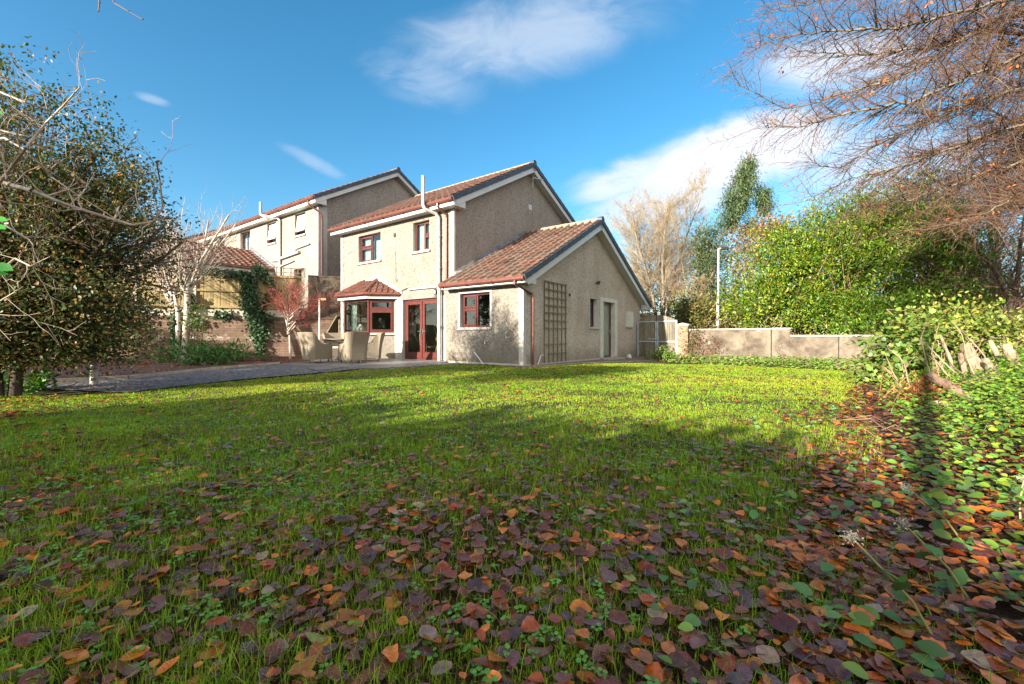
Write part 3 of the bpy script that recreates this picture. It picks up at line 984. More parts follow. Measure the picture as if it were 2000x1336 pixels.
# windows
window(house, MF, -8.47, -7.02, 3.86, 4.95, mull=(0.52,), trans={0: (0.56,)}, curtain=[(-7.62, -7.0, 3.8, 4.72, 'curtain'), (-8.5, -7.8, 3.8, 5.0, 'blind')])
window(house, MF, -5.12, -4.27, 3.92, 4.98, mull=(0.56,), trans={1: (0.52,)}, curtain=[(-5.2, -4.2, 3.85, 5.05, 'blind')])
window(house, WF, -2.46, -1.23, 1.15, 2.22, mull=(0.5,), trans={0: (0.56,)})
window(house, WG, 4.25, 4.88, 1.22, 2.26, rd=0.16, curtain=[(4.2, 4.9, 1.2, 1.7, 'blind')])
# patio doors
f = MB(); T = MF; rd = 0.10
f.box(-5.69, rd, 0.03, -5.62, rd + .07, 2.22, T=T); f.box(-3.84, rd, 0.03, -3.77, rd + .07, 2.22, T=T)
f.box(-5.62, rd, 2.15, -3.84, rd + .07, 2.22, T=T); f.box(-5.62, rd, 0.03, -3.84, rd + .07, 0.08, T=T)
pd = f.build('patio_door', M['frame'], house)
for (a, b, hx) in ((-5.61, -4.745, -4.79), (-4.715, -3.85, -4.67)):
    lf_ = MB()
    lf_.box(a, rd - .012, 0.09, a + .11, rd + .05, 2.14, T=T); lf_.box(b - .11, rd - .012, 0.09, b, rd + .05, 2.14, T=T)
    lf_.box(a + .11, rd - .012, 2.03, b - .11, rd + .05, 2.14, T=T); lf_.box(a + .11, rd - .012, 0.09, b - .11, rd + .05, 0.30, T=T)
    lo_ = lf_.build('door_leaf', M['frame'], pd)
    g_ = MB(); g_.box(a + .11, rd + .015, 0.30, b - .11, rd + .022, 2.03, T=T); g_.build('pane', M['glass'], pd)
    hd = MB(); hd.bar(T(hx, rd - .05, 1.05), T(hx + (0.14 if hx > -4.7 else -0.14), rd - .05, 1.05), 0.02, 0.02)
    hd.box(hx - .015, rd - .045, 0.95, hx + .015, rd - .014, 1.15, T=T); hd.build('handle', M['steel'], pd)
th_ = MB(); th_.box(-5.78, -0.05, -0.02, -3.70, 0.09, 0.028, T=T); th_.build('threshold', M['white'], house)
# gable door with painted surround and step
s = MB()
s.box(5.11, -0.025, 0.05, 5.39, -0.003, 2.37, T=WG); s.box(6.47, -0.025, 0.05, 6.75, -0.003, 2.37, T=WG); s.box(5.39, -0.025, 2.225, 6.47, -0.003, 2.37, T=WG)
s.build('door_surround', M['surround'], house)
s = MB(); s.box(5.08, -0.35, -0.25, 6.8, -0.003, 0.025, T=WG); s.build('door_step', M['step'], house)
f = MB(); rd = 0.14
f.box(5.40, rd, 0.03, 5.47, rd + .06, 2.22, T=WG); f.box(6.39, rd, 0.03, 6.46, rd + .06, 2.22, T=WG); f.box(5.47, rd, 2.10, 6.39, rd + .06, 2.22, T=WG)
f.box(6.29, rd + .005, 0.03, 6.39, rd + .05, 2.10, T=WG); f.box(5.47, rd + .005, 0.03, 6.29, rd + .05, 0.10, T=WG)
d_ = f.build('door', M['frame'], house)
p = MB(); p.box(5.47, rd + .015, 0.10, 6.29, rd + .03, 2.10, T=WG); p.build('pane', M['door_grey'], d_)
h = MB(); h.box(6.31, rd - .03, 0.98, 6.34, rd + .004, 1.16, T=WG); h.bar(WG(6.325, rd - .04, 1.05), WG(6.21, rd - .04, 1.05), 0.018, 0.018); h.build('handle', M['steel'], d_)
w_ = MB()
w_.box(4.17, -0.015, 1.21, 4.24, -0.003, 2.31, T=WG); w_.box(4.89, -0.015, 1.21, 4.96, -0.003, 2.31, T=WG); w_.box(4.24, -0.015, 2.265, 4.89, -0.003, 2.31, T=WG)
w_.build('window_surround', M['band'], house)
w_ = MB()
w_.box(-2.54, -0.012, 1.16, -2.465, -0.002, 2.29); w_.box(-1.225, -0.012, 1.16, -1.15, -0.002, 2.29); w_.box(-2.465, -0.012, 2.225, -1.225, -0.002, 2.29)
w_.build('window_surround', M['band'], house)
# bay window
BP = [(-9.11, 0.345), (-8.45, -0.31), (-6.85, -0.31), (-6.19, 0.345)]
bw = MB()
for a, b in zip(BP[:-1], BP[1:]):
    bw.add([(a[0], a[1], -.2), (b[0], b[1], -.2), (b[0], b[1], 0.93), (a[0], a[1], 0.93)], [(0, 1, 2, 3)])
bw.add([(x, y, 0.93) for x, y in BP], [(0, 1, 2, 3)])
bay = bw.build('bay_window', M['dash'], house)
bs = MB(); SP = [(-9.22, 0.345), (-8.49, -0.40), (-6.81, -0.40), (-6.07, 0.345)]
bs.prism([(x, y, 0.932) for x, y in SP], (0, 0, 0.07)); bs.build('sill', M['band'], bay)
fr = MB(); pa = MB()


def bay_face(a, b, trans=None, mull=()):
    a = np.array(a); b = np.array(b); ln = np.linalg.norm(b - a); d = (b - a) / ln; n = np.array([-d[1], d[0]])
    Tb = lambda u, dd, z: (a[0] + d[0] * u + n[0] * dd, a[1] + d[1] * u + n[1] * dd, z)
    z0, z1 = 1.003, 2.27; fw = 0.075
    fr.box(0.0, 0, z0, fw, .06, z1, T=Tb); fr.box(ln - fw, 0, z0, ln, .06, z1, T=Tb)
    fr.box(fw, 0, z0, ln - fw, .06, z0 + fw, T=Tb); fr.box(fw, 0, z1 - fw, ln - fw, .06, z1, T=Tb)
    if trans:
        fr.box(fw, .002, trans - .05, ln - fw, .058, trans + .05, T=Tb)
        for (c, e) in ((z0 + fw, trans - .05), (trans + .05, z1 - fw)):
            fr.box(fw, -.015, c, fw + .05, .05, e, T=Tb); fr.box(ln - fw - .05, -.015, c, ln - fw, .05, e, T=Tb)
            fr.box(fw + .05, -.015, c, ln - fw - .05, .05, c + .05, T=Tb); fr.box(fw + .05, -.015, e - .05, ln - fw - .05, .05, e, T=Tb)
    pa.box(fw, .022, z0 + fw, ln - fw, .03, z1 - fw, T=Tb)


bay_face(BP[1], BP[2]); bay_face(BP[2], BP[3], trans=1.86); bay_face(BP[0], BP[1], trans=1.86)
fr.box(-6.90, -0.33, 1.003, -6.82, -0.25, 2.272)
fr.build('frame', M['frame'], bay); pa.build('pane', M['glass'], bay)
bf = MB(); E_ = [(-9.40, 0.345), (-8.56, -0.52), (-6.74, -0.52), (-5.92, 0.345)]
bf.prism([(x, y, 2.272) for x, y in E_], (0, 0, 0.17)); bf.build('fascia', M['white'], bay)
br = MB(); K1 = np.array((-8.0, 0.33, 3.08)); K2 = np.array((-7.22, 0.33, 3.08))
EE = [np.array((-9.5, 0.345, 2.46)), np.array((-8.6, -0.60, 2.46)), np.array((-6.70, -0.60, 2.46)), np.array((-5.80, 0.345, 2.46))]


def hip_plane(mb, A, B, Ka, Kb):
    U = (B - A); lu = np.linalg.norm(U); U = U / lu
    m = Ka - A; V = m - U * (m @ U); lv = np.linalg.norm(V); V = V / lv
    ua = (Ka - A) @ U; ub = (Kb - A) @ U
    tile_plane(mb, A, U, V, lv, lambda v: ua * v / lv, lambda v: lu + (ub - lu) * v / lv, tw=0.21, g=0.30, amp=0.03, c0=(0.12, 0.05, 0.035))
    mb.add([A - [0, 0, .01], B - [0, 0, .01], Kb - [0, 0, .01], Ka - [0, 0, .01]], [(0, 1, 2, 3)], 0, (.06, .03, .02, 1))


hip_plane(br, EE[1], EE[2], K1, K2); hip_plane(br, EE[2], EE[3], K2, K2); hip_plane(br, EE[0], EE[1], K1, K1)
br.add([EE[0], EE[1], EE[2], EE[3]], [(0, 1, 2, 3)], 0, (.06, .03, .02, 1))
bro = br.build('bay_roof', M['tile'], house)
hm = MB()
for a, b in ((EE[2], K2), (EE[1], K1)):
    for i in range(4):
        p0_ = a + (b - a) * i / 4; p1_ = a + (b - a) * (i + 1.06) / 4
        hm.tube([p0_ + [0, 0, .03], p1_ + [0, 0, .015]], 0.07, 10)
hm.build('hip_ridge', M['gutter'], bro)
gm = MB()
gm.tube([EE[0] + [0, 0, -.02], EE[1] + [0, -.03, -.02], EE[2] + [0, -.03, -.02], EE[3] + [0, 0, -.02]], 0.05, 10); gm.build('gutter', M['gutter'], bro)
fl = MB()
fl.prism([(-8.45, 0.345, 3.05), (-8.0, 0.345, 3.22), (-7.15, 0.345, 3.22), (-5.70, 0.345, 2.55), (-5.70, .345, 2.44), (-7.2, .345, 3.08), (-8.0, .345, 3.08)], (0, -0.03, 0)); fl.build('flashing', M['band'], bro)
# lead and mortar where the wing roof meets the gable
fl = MB(); fm = MB()
for i in range(13):
    y0_ = 0.35 + i * 0.33; y1_ = y0_ + 0.34
    z0_ = 2.52 + (y0_ + .4) * SWF; z1_ = 2.52 + (y1_ + .4) * SWF
    (fm if i < 3 else fl).hexa([(-3.068, y0_, z0_ - .05), (-2.99, y0_, z0_ + .0), (-2.99, y1_, z1_ + .0), (-3.068, y1_, z1_ - .05), (-3.068, y0_, z0_ + .16), (-3.02, y0_, z0_ + .07), (-3.02, y1_, z1_ + .06), (-3.068, y1_, z1_ + .14)])
fl.build('flashing', M['lead'], roof_wing); fm.build('mortar_fillet', M['flaunch'], roof_wing)
# pipes
def pipe(name, pts, r, mat, brackets=(), n=12):
    m = MB(); m.tube(pts, r, n)
    for (x, y, z) in brackets: m.tube([(x, y, z - .025), (x, y, z + .025)], r * 1.28, n)
    return m.build(name, M[mat], house, smooth=False)


pipe('soil_pipe', [(-3.98, -0.20, 6.28), (-3.98, -0.20, 5.30), (-3.93, -0.16, 5.16), (-3.74, 0.18, 5.04), (-3.70, 0.26, 4.92), (-3.70, 0.26, 2.65), (-3.62, 0.20, 2.42), (-3.62, 0.20, 0.04)], 0.06, 'grey_pipe', [(-3.70, 0.26, 4.3), (-3.70, .26, 3.2), (-3.62, .20, 1.2)])
pipe('downpipe', [(-3.45, -0.05, 5.30), (-3.45, -0.05, 5.20), (-3.37, 0.27, 4.98), (-3.37, 0.29, 4.88), (-3.37, 0.29, 2.75)], 0.036, 'gutter', [(-3.37, .29, 4.6), (-3.37, .29, 3.4)])
pipe('downpipe', [(-0.02, -0.40, 2.44), (-0.02, -0.40, 2.33), (0.07, 0.34, 2.10), (0.07, 0.40, 2.02), (0.07, 0.40, -0.02)], 0.036, 'gutter', [(0.07, .40, 1.9), (0.07, .4, 0.9)])
pipe('downpipe', [(-3.28, 0.29, 2.3), (-3.28, 0.29, 0.03)], 0.034, 'gutter')
pipe('waste_pipe', [(-1.82, -0.05, 0.38), (-1.38, -0.10, -0.01)], 0.022, 'white')
pipe('waste_pipe', [(0.05, 0.98, 0.30), (0.07, 0.83, 0.29), (0.10, 0.60, 0.02)], 0.02, 'white')
pipe('awning_rail', [(-5.31, 0.29, 2.58), (-3.74, 0.29, 2.58)], 0.03, 'white', [(-5.2, .29, 2.58)])
m = MB(); m.tube([(-6.1, .34, 4.1), (-6.08, .338, 3.4), (-6.08, .338, 2.98), (-6.02, .335, 2.90), (-5.97, .335, 3.02)], .008, 6); m.tube([(-5.85, .33, 2.35), (-5.9, .30, 2.5), (-5.5, .31, 2.62), (-5.3, .31, 2.63)], .014, 6)
m.build('cable', M['black'], house)
m = MB(); m.box(-6.2, .325, 4.62, -6.08, .348, 4.76); m.lathe((-6.14, .32, 4.63), [(.03, 0), (.045, .06), (.03, .12)], 8); m.build('wall_vent', M['gutter'], house)
m = MB(); m.box(-3.069, 4.78, 6.18, -3.05, 5.0, 6.4); m.build('wall_vent', M['white'], house)
m = MB(); m.box(-4.66, .335, 2.92, -4.56, .348, 3.12); m.build('wall_vent', M['white'], house)
m = MB(); m.bar((-3.06, 4.80, 7.42), (-2.85, 4.80, 7.42), .03, .03); m.bar((-2.86, 4.8, 7.05), (-2.86, 4.8, 7.5), .025, .025); m.bar((-2.86, 4.80, 7.46), (-2.70, 5.35, 7.50), .03, .03)
m.build('aerial_bracket', M['galv'], house)
m = MB(); m.box(-3.90, .24, 2.24, -3.76, .345, 2.28); m.lathe((-3.83, .22, 2.30), [(.05, 0), (.075, .03), (.065, .14), (.03, .19), (.012, .2)], 8); m.bar((-3.83, .34, 2.45), (-3.83, .2, 2.5), .02, .02)
m.build('wall_lamp', M['black'], house)
m = MB(); m.box(0.001, 7.69, 1.26, 0.10, 8.34, 1.95); m.box(0.1005, 7.72, 1.29, 0.112, 8.31, 1.92); m.build('meter_box', M['surround'], house)
m = MB(); m.tube([(0.0, 4.75, 2.86), (.10, 4.75, 2.90)], .03, 8); m.lathe((.12, 4.75, 2.80), [(.03, 0), (.06, .05), (.06, .12), (.02, .15)], 8); m.build('wall_lamp', M['black'], house)
m = MB(); m.lathe((0.012, 2.71, 2.22), [(.03, 0), (.045, .04), (.03, .09)], 8); m.build('wall_vent', M['black'], house)
m = MB(); m.tube([(-1.35, 0, .69), (-1.35, -.09, .69), (-1.35, -.11, .63)], .015, 8); m.bar((-1.39, -.06, .72), (-1.31, -.06, .72), .015, .02); m.build('tap', M['steel'], house)
# rooms seen through the glass
m = MB()


def room(x0, x1, y0, y1, z0, z1, back=True):
    m.add([(x0, y0, z0), (x1, y0, z0), (x1, y1, z0), (x0, y1, z0)], [(0, 1, 2, 3)], 1)
    m.add([(x0, y0, z1), (x1, y0, z1), (x1, y1, z1), (x0, y1, z1)], [(0, 1, 2, 3)], 0)
    m.add([(x0, y1, z0), (x1, y1, z0), (x1, y1, z1), (x0, y1, z1)], [(0, 1, 2, 3)], 0)
    m.add([(x0, y0, z0), (x0, y1, z0), (x0, y1, z1), (x0, y0, z1)], [(0, 1, 2, 3)], 0)
    m.add([(x1, y0, z0), (x1, y1, z0), (x1, y1, z1), (x1, y0, z1)], [(0, 1, 2, 3)], 0)


room(-9.6, -3.2, 0.47, 4.6, 0.02, 2.45); room(-9.6, -6.2, 0.5, 4.4, 2.6, 5.1); room(-6.1, -3.2, 0.5, 4.4, 2.6, 5.1); room(-2.95, -0.3, 0.15, 4.1, 0.02, 2.4)
m.build('interior', [M['room'], M['floor']], house)
cm = MB(); vs = []; fs = []
for i in range(19):
    vs += [(-8.42 + i * .02, .0 + .02 * math.sin(i * 1.7) + i * .002, 1.0), (-8.42 + i * .02, .0 + .02 * math.sin(i * 1.7), 2.26)]
for i in range(18): fs.append((2 * i, 2 * i + 2, 2 * i + 3, 2 * i + 1))
cm.add(vs, fs); cm.build('curtain', M['curtain'], house)


def lw(x, y, z):
    a, b = loc2w(x, y); return (a, b, z)


m = MB(); m.lathe((0, 0, 0), [(.055, 0), (.10, .03), (.155, .12), (.15, .17), (.11, .25), (.055, .29), (.06, .33), (.075, .34)], 20)
v = m.build('vase', M['vase'], None, True); v.location = lw(-7.72, -.05, 1.005)
tag(v, 'round cream glazed vase standing inside on the bay window sill', 'vase')


def dining_chair(loc, rz, label):
    c = thing('dining_chair', label, 'chair', loc, rz, 'pine dining chairs behind the patio doors')
    m = MB(); m.box(-.21, -.21, .42, .21, .21, .46); m.build('seat', M['pine'], c)
    m = MB(); m.box(-.21, .19, .72, .21, .22, .95)
    for i in range(5): m.box(-.17 + i * .075, .198, .47, -.14 + i * .075, .212, .72)
    m.build('backrest', M['pine'], c)
    for sx in (-.19, .19):
        for sy in (-.19, .2):
            m = MB(); m.tube([(sx, sy, 0), (sx, sy, .42 if sy < 0 else .95)], .02, 6); m.build('leg', M['pine'], c)
    return c


dining_chair(lw(-5.3, 1.2, .02), TH + 1.9, 'pine dining chair seen side-on through the left patio door leaf')
dining_chair(lw(-4.3, 1.15, .02), TH + math.pi, 'pine dining chair with its back to the right patio door leaf')

# white ball by the gable door, trellis on the gable
m = MB(); m.lathe((0, 0, 0), [(.02, 0), (.09, .03), (.125, .10), (.115, .18), (.06, .25), (.02, .265)], 14)
b = m.build('garden_stone', M['white'], None, True); b.location = lw(.22, 7.5, -.14)
tag(b, 'white rounded ornament on the ground right of the gable door', 'ornament')
t = thing('trellis', 'tall weathered wooden trellis fixed to the shaded gable beside the brown downpipe', 'trellis', lw(0, 0, 0), TH)
for i, y in enumerate((1.10, 1.37, 1.64, 1.90, 2.16, 2.42)):
    m = MB(); m.box(.02, y - .018, .04, .038, y + .018, 2.58); m.build('upright', M['trellis'], t)
for i, z in enumerate((.33, .62, 1.12, 1.36, 1.60, 1.83, 2.07, 2.32, 2.56)):
    m = MB(); m.box(.039, 1.07 if i > 0 else 1.28, z - .02, .058, 2.46, z + .02); m.build('slat', M['trellis'], t)

# ------------------------------------------------------------ the neighbours
nb = thing('house', 'cream two-storey house standing higher beyond the fence, grey waste pipes on its wall', 'house', (P0[0], P0[1], 0), TH)
NX0, NX1 = -31.0, -12.42
NFr = lambda u, d, z: (u, 0.85 + d, z)
zt_n = lambda y: 7.35 + (y - 0.45) * 0.562 - 0.12 if y <= 5.3 else 10.08 - (y - 5.3) * 0.562 - 0.12
wins = [(-14.62, -13.6, 5.9, 7.0), (-17.6, -16.6, 5.88, 7.0), (-21.0, -19.7, 5.8, 7.0), (-24.4, -23.3, 5.9, 7.0), (-14.7, -13.7, 3.2, 4.25)]
mb = MB(); panel(mb, NFr, NX0, NX1, 1.6, lambda u: 7.1, holes=wins); mb.build('front_wall', [M['dash_white'], M['band']], nb)
mb = MB(); panel(mb, lambda u, d, z: (NX1, u, z), 0.85, 9.75, 1.6, zt_n, breaks=(5.3,)); mb.build('gable_wall', M['dash_grey'], nb); mb = MB(); panel(mb, lambda u, d, z: (NX0, u, z), 0.85, 9.75, 1.6, zt_n, breaks=(5.3,))
mb.build('gable_wall', M['dash_grey'], nb)
roof_set(nb, NX0 - .3, -12.12, 0.45, 7.35, 5.3, 10.08, 10.2, 7.33, verge=(-12.12,), wallx=(NX1,), c0=(0.17, 0.085, 0.06), fascia_x=(NX0, -12.15), wall_y=0.85, soff=7.08, rear=False)
mb = MB(); mb.box(-12.56, .836, 2, -12.405, .849, 7.07); mb.box(-12.419, .837, 2, -12.405, 1.3, 7.07); mb.build('corner_band', M['band'], nb)
window(nb, NFr, -14.62, -13.6, 5.9, 7.0, curtain=[(-14.6, -13.6, 5.9, 7.0, 'blind')])
window(nb, NFr, -17.6, -16.6, 5.88, 7.0, curtain=[(-17.6, -16.6, 5.9, 6.95, 'curtain')])
window(nb, NFr, -21.0, -19.7, 5.8, 7.0, mull=(.5,), curtain=[(-21, -19.7, 5.7, 6.7, 'curtain')])
window(nb, NFr, -24.4, -23.3, 5.9, 7.0, mull=(.5,))
window(nb, NFr, -14.7, -13.7, 3.2, 4.25, mull=(.5,))
for (u0, u1, z0, z1) in ((-14.60, -13.62, 6.06, 6.98), (-17.58, -16.62, 6.06, 6.98)):       # top-hung sashes standing open
    m = MB(); To = lambda u, d, z: (u, 0.85 + 0.10 - (z1 - z) * 0.14 + d, z)
    m.box(u0, 0, z0, u0 + .05, .04, z1, T=To); m.box(u1 - .05, 0, z0, u1, .04, z1, T=To); m.box(u0 + .05, 0, z0, u1 - .05, .04, z0 + .05, T=To); m.box(u0 + .05, 0, z1 - .05, u1 - .05, .04, z1, T=To)
    so = m.build('open_sash', M['frame'], nb)
    g = MB(); g.box(u0 + .05, .015, z0 + .05, u1 - .05, .025, z1 - .05, T=To); g.build('pane', M['blind'] if u0 > -15 else M['curtain'], so)


def npipe(name, pts, r, mat):
    m = MB(); m.tube(pts, r, 10); return m.build(name, M[mat], nb)


npipe('soil_pipe', [(-17.1, .30, 7.95), (-17.1, .30, 7.32), (-16.95, .35, 7.22), (-16.1, .72, 7.05), (-16.0, .76, 6.9), (-16.0, .76, 2.0)], .07, 'grey_pipe')
npipe('waste_pipe', [(-16.0, .76, 4.92), (-14.05, .76, 5.05)], .07, 'grey_pipe')
npipe('waste_pipe', [(-16.0, .78, 4.53), (-14.6, .78, 4.68)], .035, 'grey_pipe')
npipe('waste_pipe', [(-14.5, .80, 5.0), (-14.5, .78, 5.18), (-14.35, .78, 5.26), (-13.1, .78, 5.34)], .035, 'grey_pipe')
npipe('waste_pipe', [(-17.0, .78, 4.92), (-16.05, .76, 4.85)], .06, 'grey_pipe')
npipe('downpipe', [(-12.6, .45, 7.28), (-12.6, .45, 7.1), (-12.38, .95, 6.7), (-12.35, 1.0, 6.5), (-12.35, 1.0, 2.0)], .04, 'gutter')
m = MB(); m.lathe((0, 0, 0), [(.02, -.03), (.16, -.03), (.2, 0.0), (.02, .02)], 18)
ov = m.build('wall_vent', M['surround'], nb); ov.location = (-12.85, .83, 4.85); ov.rotation_euler = (R(90), 0, 0); ov.scale = (1, 1.7, 1)
# neighbour's single-storey extension
xr, zr_, xe, ze_ = -19.6, 5.80, -16.75, 4.42
mb = MB()
sv = np.array([xr - xe, 0, zr_ - ze_]); lv_ = np.linalg.norm(sv); sv = sv / lv_
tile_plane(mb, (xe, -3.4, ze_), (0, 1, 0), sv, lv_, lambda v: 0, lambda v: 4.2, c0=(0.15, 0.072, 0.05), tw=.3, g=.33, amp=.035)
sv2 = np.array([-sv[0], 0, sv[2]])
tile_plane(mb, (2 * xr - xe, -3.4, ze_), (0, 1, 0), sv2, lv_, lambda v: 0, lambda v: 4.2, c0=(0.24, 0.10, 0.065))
mb.prism([(xe - .03, -3.38, ze_ - .02), (xr, -3.38, zr_ - .02), (2 * xr - xe, -3.38, ze_ - .02)], (0, 4.2, 0), 0, (.08, .04, .03, 1))
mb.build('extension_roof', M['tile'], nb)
m = MB(); m.box(xe - .1, -3.4, ze_ - .28, xe - .06, .84, ze_ - .02); m.build('fascia', M['white'], nb)
m = MB(); m.tube([(xe + .02, -3.4, ze_ - .06), (xe + .02, .8, ze_ - .06)], .06, 8); m.build('gutter', M['gutter'], nb)
m = MB(); m.box(2 * xr - xe + .4, -3.1, 1.6, xe - .4, .84, ze_ - .05); m.build('extension_wall', M['dash_white'], nb)
m = MB(); m.bar((xe, .82, ze_ + .12), (xr, .82, zr_ + .12), .05, .16); m.build('flashing', M['lead'], nb)
# furthest house: only its gable top shows
n2 = thing('house', 'furthest house at the left, only its grey gable top and dark roof showing', 'house', (P0[0], P0[1], 0), TH)
A_ = np.array([-40.5, 0, 0])
mb = MB(); zt2 = lambda y: 8.4 + (y - 1.5) * .5 if y <= 6.5 else 10.9 - (y - 6.5) * .5
panel(mb, lambda u, d, z: (-37.0, u, z), 1.5, 11.5, 1.5, zt2, breaks=(6.5,)); panel(mb, lambda u, d, z: (u, 1.5, z), -52, -37, 1.5, lambda u: 8.4)
mb.build('wall', M['dash_grey'], n2)
roof_set(n2, -52, -36.7, 1.0, 8.3, 6.5, 11.05, 12.0, 8.3, verge=(-36.7,), wallx=(-37.0,), c0=(0.12, 0.08, 0.065), fascia_x=(-52, -36.72), wall_y=1.5, soff=8.05, rear=False)

# ------------------------------------------------------------ left boundary: block wall, fence, neighbours' trellis
RW_ANG = math.atan2(RW_D[1], RW_D[0])
RW_LEN = float(np.linalg.norm(RW_B - RW_A))


def rw_s(px):
    k = (px - CX) / FPX
    # A.x + D.x s = k (A.y + D.y s)
    return float((k * RW_A[1] - RW_A[0]) / (RW_D[0] - k * RW_D[1]))


def rwp(s, off, z):
    p = RW_A + RW_D * s + RW_N * off
    return (float(p[0]), float(p[1]), z)


rw = thing('retaining_wall', 'brown block retaining wall with pale lime streaks behind the planting bed', 'wall', (RW_A[0], RW_A[1], 0), RW_ANG)
m = MB(); m.box(-6, -0.11, -0.4, RW_LEN, 0.11, 1.62); m.build('wall', M['block'], rw)
m = MB()
xx = -6.0
rr = np.random.default_rng(3)
while xx < RW_LEN:
    l_ = 0.45; m.box(xx, -.14, 1.625, min(xx + l_ - .01, RW_LEN), .14, 1.70 + .012 * rr.random()); xx += l_
m.build('coping', M['block'], rw)
fe = thing('timber_fence', 'yellowish vertical-board timber fence standing on the block retaining wall', 'fence', (RW_A[0], RW_A[1], 0), RW_ANG)
s0, s1 = -6.0, rw_s(596)
posts = [s0, rw_s(160), rw_s(265), rw_s(381), rw_s(496), rw_s(592)]
for a, b in zip(posts[:-1], posts[1:]):
    m = MB(); x = a + .06
    while x < b - .06:
        w_ = .115; k = .78 + .4 * rr.random()
        m.box(x, -.012 + .012 * (rr.random() < .5), 1.98, min(x + w_ - .006, b - .05), .012 + .012 * rr.random(), 3.50 + .015 * rr.random(), col=(k, k * (.95 + .1 * rr.random()), k * (.85 + .2 * rr.random()), 1)); x += w_
    for z in (2.05, 2.72, 3.40): m.box(a + .05, -.06, z, b - .05, -.014, z + .09)
    pn = m.build('panel', M['fence'], fe)
    m = MB(); m.box(a + .05, -.03, 1.71, b - .05, .03, 1.975); m.build('gravel_board', M['conc_post'], fe)
for i, s in enumerate(posts):
    m = MB(); m.box(s - .05, -.07, 1.70, s + .05, .05, 3.58 if i < 5 else 3.75); m.build('post', M['conc_post'], fe)
# dark block wall carrying on behind the house corner
s2 = rw_s(602)
dw = thing('block_wall', 'dark mossy block wall between the timber fence and the house corner', 'wall', (RW_A[0], RW_A[1], 0), RW_ANG)
m = MB(); m.box(s2, -.09, 1.71, RW_LEN + 1.6, .09, 3.50); m.box(s2, -.11, 3.503, RW_LEN + 1.6, .11, 3.56); m.box(RW_LEN, -.11, -.3, RW_LEN + 1.6, .11, 1.709); m.build('wall', M['dark_block'], dw)
tr = thing('trellis', 'small brown trellis topping the neighbours fence beside the tiled extension', 'trellis', rwp(rw_s(508), .35, 3.5), RW_ANG)
m = MB()
for i in range(7): m.box(i * .28, -.012, 0, i * .28 + .03, .012, .42)
m.build('upright', M['trellis'], tr)
m = MB(); m.box(-.05, -.02, .16, 1.75, -.013, .19); m.box(-.05, -.02, .36, 1.75, -.013, .39); m.build('slat', M['trellis'], tr)
# thin post with a crossbar, lean-to
pp_ = at(624, 700, 15.6)
po = thing('garden_post', 'thin pale post with a short yellow crossbar behind the wicker chairs', 'post', (pp_[0], pp_[1], 0.0))
m = MB(); m.tube([(0, 0, 0), (0, 0, 2.18)], .03, 10); m.build('pole', M['white'], po)
m = MB(); m.bar((-.03, 0, 2.21), (.24, -.02, 2.21), .05, .07); m.build('crossbar', M['pine'], po)
lt = thing('lean_to', 'small dark timber lean-to with a sloping top tucked beside the house corner', 'shelter', lw(-10.25, .6, 0), TH)
m = MB(); m.bar((-.5, -.1, .95), (.35, -.1, 1.75), .5, .05); m.build('roof', M['trellis'], lt)
for x, h in ((-.4, 1.0), (.25, 1.62)):
    m = MB(); m.box(x, -.2, 0, x + .08, -.12, h); m.build('post', M['trellis'], lt)

# ------------------------------------------------------------ right boundary: gate, pier, wall, lamp
GX0, GX1 = 0.06, 1.80                            # along the house front direction, at local y 8.95
gt = thing('gate', 'pair of grey board garden gates in a galvanised frame between gable and brick pier', 'gate', lw(0, 8.95, 0), TH)
for (a, b) in ((GX0, (GX0 + GX1) / 2 - .012), ((GX0 + GX1) / 2 + .012, GX1)):
    m = MB()
    for (u0, u1, z0, z1) in ((a, a + .05, -.2, 1.55), (b - .05, b, -.2, 1.55), (a + .05, b - .05, 1.50, 1.55), (a + .05, b - .05, .62, .67), (a + .05, b - .05, -.2, -.15)):
        m.box(u0, -.03, z0, u1, .01, z1)
    lf_ = m.build('gate_frame', M['galv'], gt)
    m = MB(); x = a + .01
    while x < b - .02:
        w_ = .105; c_ = (x + w_ / 2 - GX0) / (GX1 - GX0)
        top = 1.56 + .24 * max(0, 1 - (2 * c_ - 1) ** 2)
        k = .75 + .4 * rr.random(); m.box(x, .012, -.17, min(x + w_ - .006, b), .032, top, col=(k, k, k, 1)); x += w_
    m.build('board_panel', M['gate_wood'], lf_)
m = MB(); m.box(.55, -.05, .74, 1.0, -.031, .78); m.box(1.0, -.055, .72, 1.03, -.031, .86); m.build('latch', M['galv'], gt)
gw = thing('garden_wall', 'stained rendered garden wall stepping down to the right with a capped end pier', 'wall', lw(0, 8.95, 0), TH)
M['pier'] = simple('brown_pier', (0.24, 0.155, 0.095), 0.9, 0.3, 5, 0.5)
m = MB(); m.box(1.86, -.25, -.5, 2.30, .2, 1.32); m.build('pier', M['pier'], gw)
m = MB(); m.prism([(1.82, -.29, 1.322), (2.34, -.29, 1.322), (2.34, -.29, 1.37), (2.08, -.29, 1.44), (1.82, -.29, 1.37)], (0, .53, 0)); m.build('pier_cap', M['band'], gw)


def gw_u(px, y0=8.95):
    # local x where the gate line is seen at this pixel column
    k = (px - CX) / FPX
    bx, by = loc2w(0, y0)
    return (k * by - bx) / (EX[0] - k * EX[1])


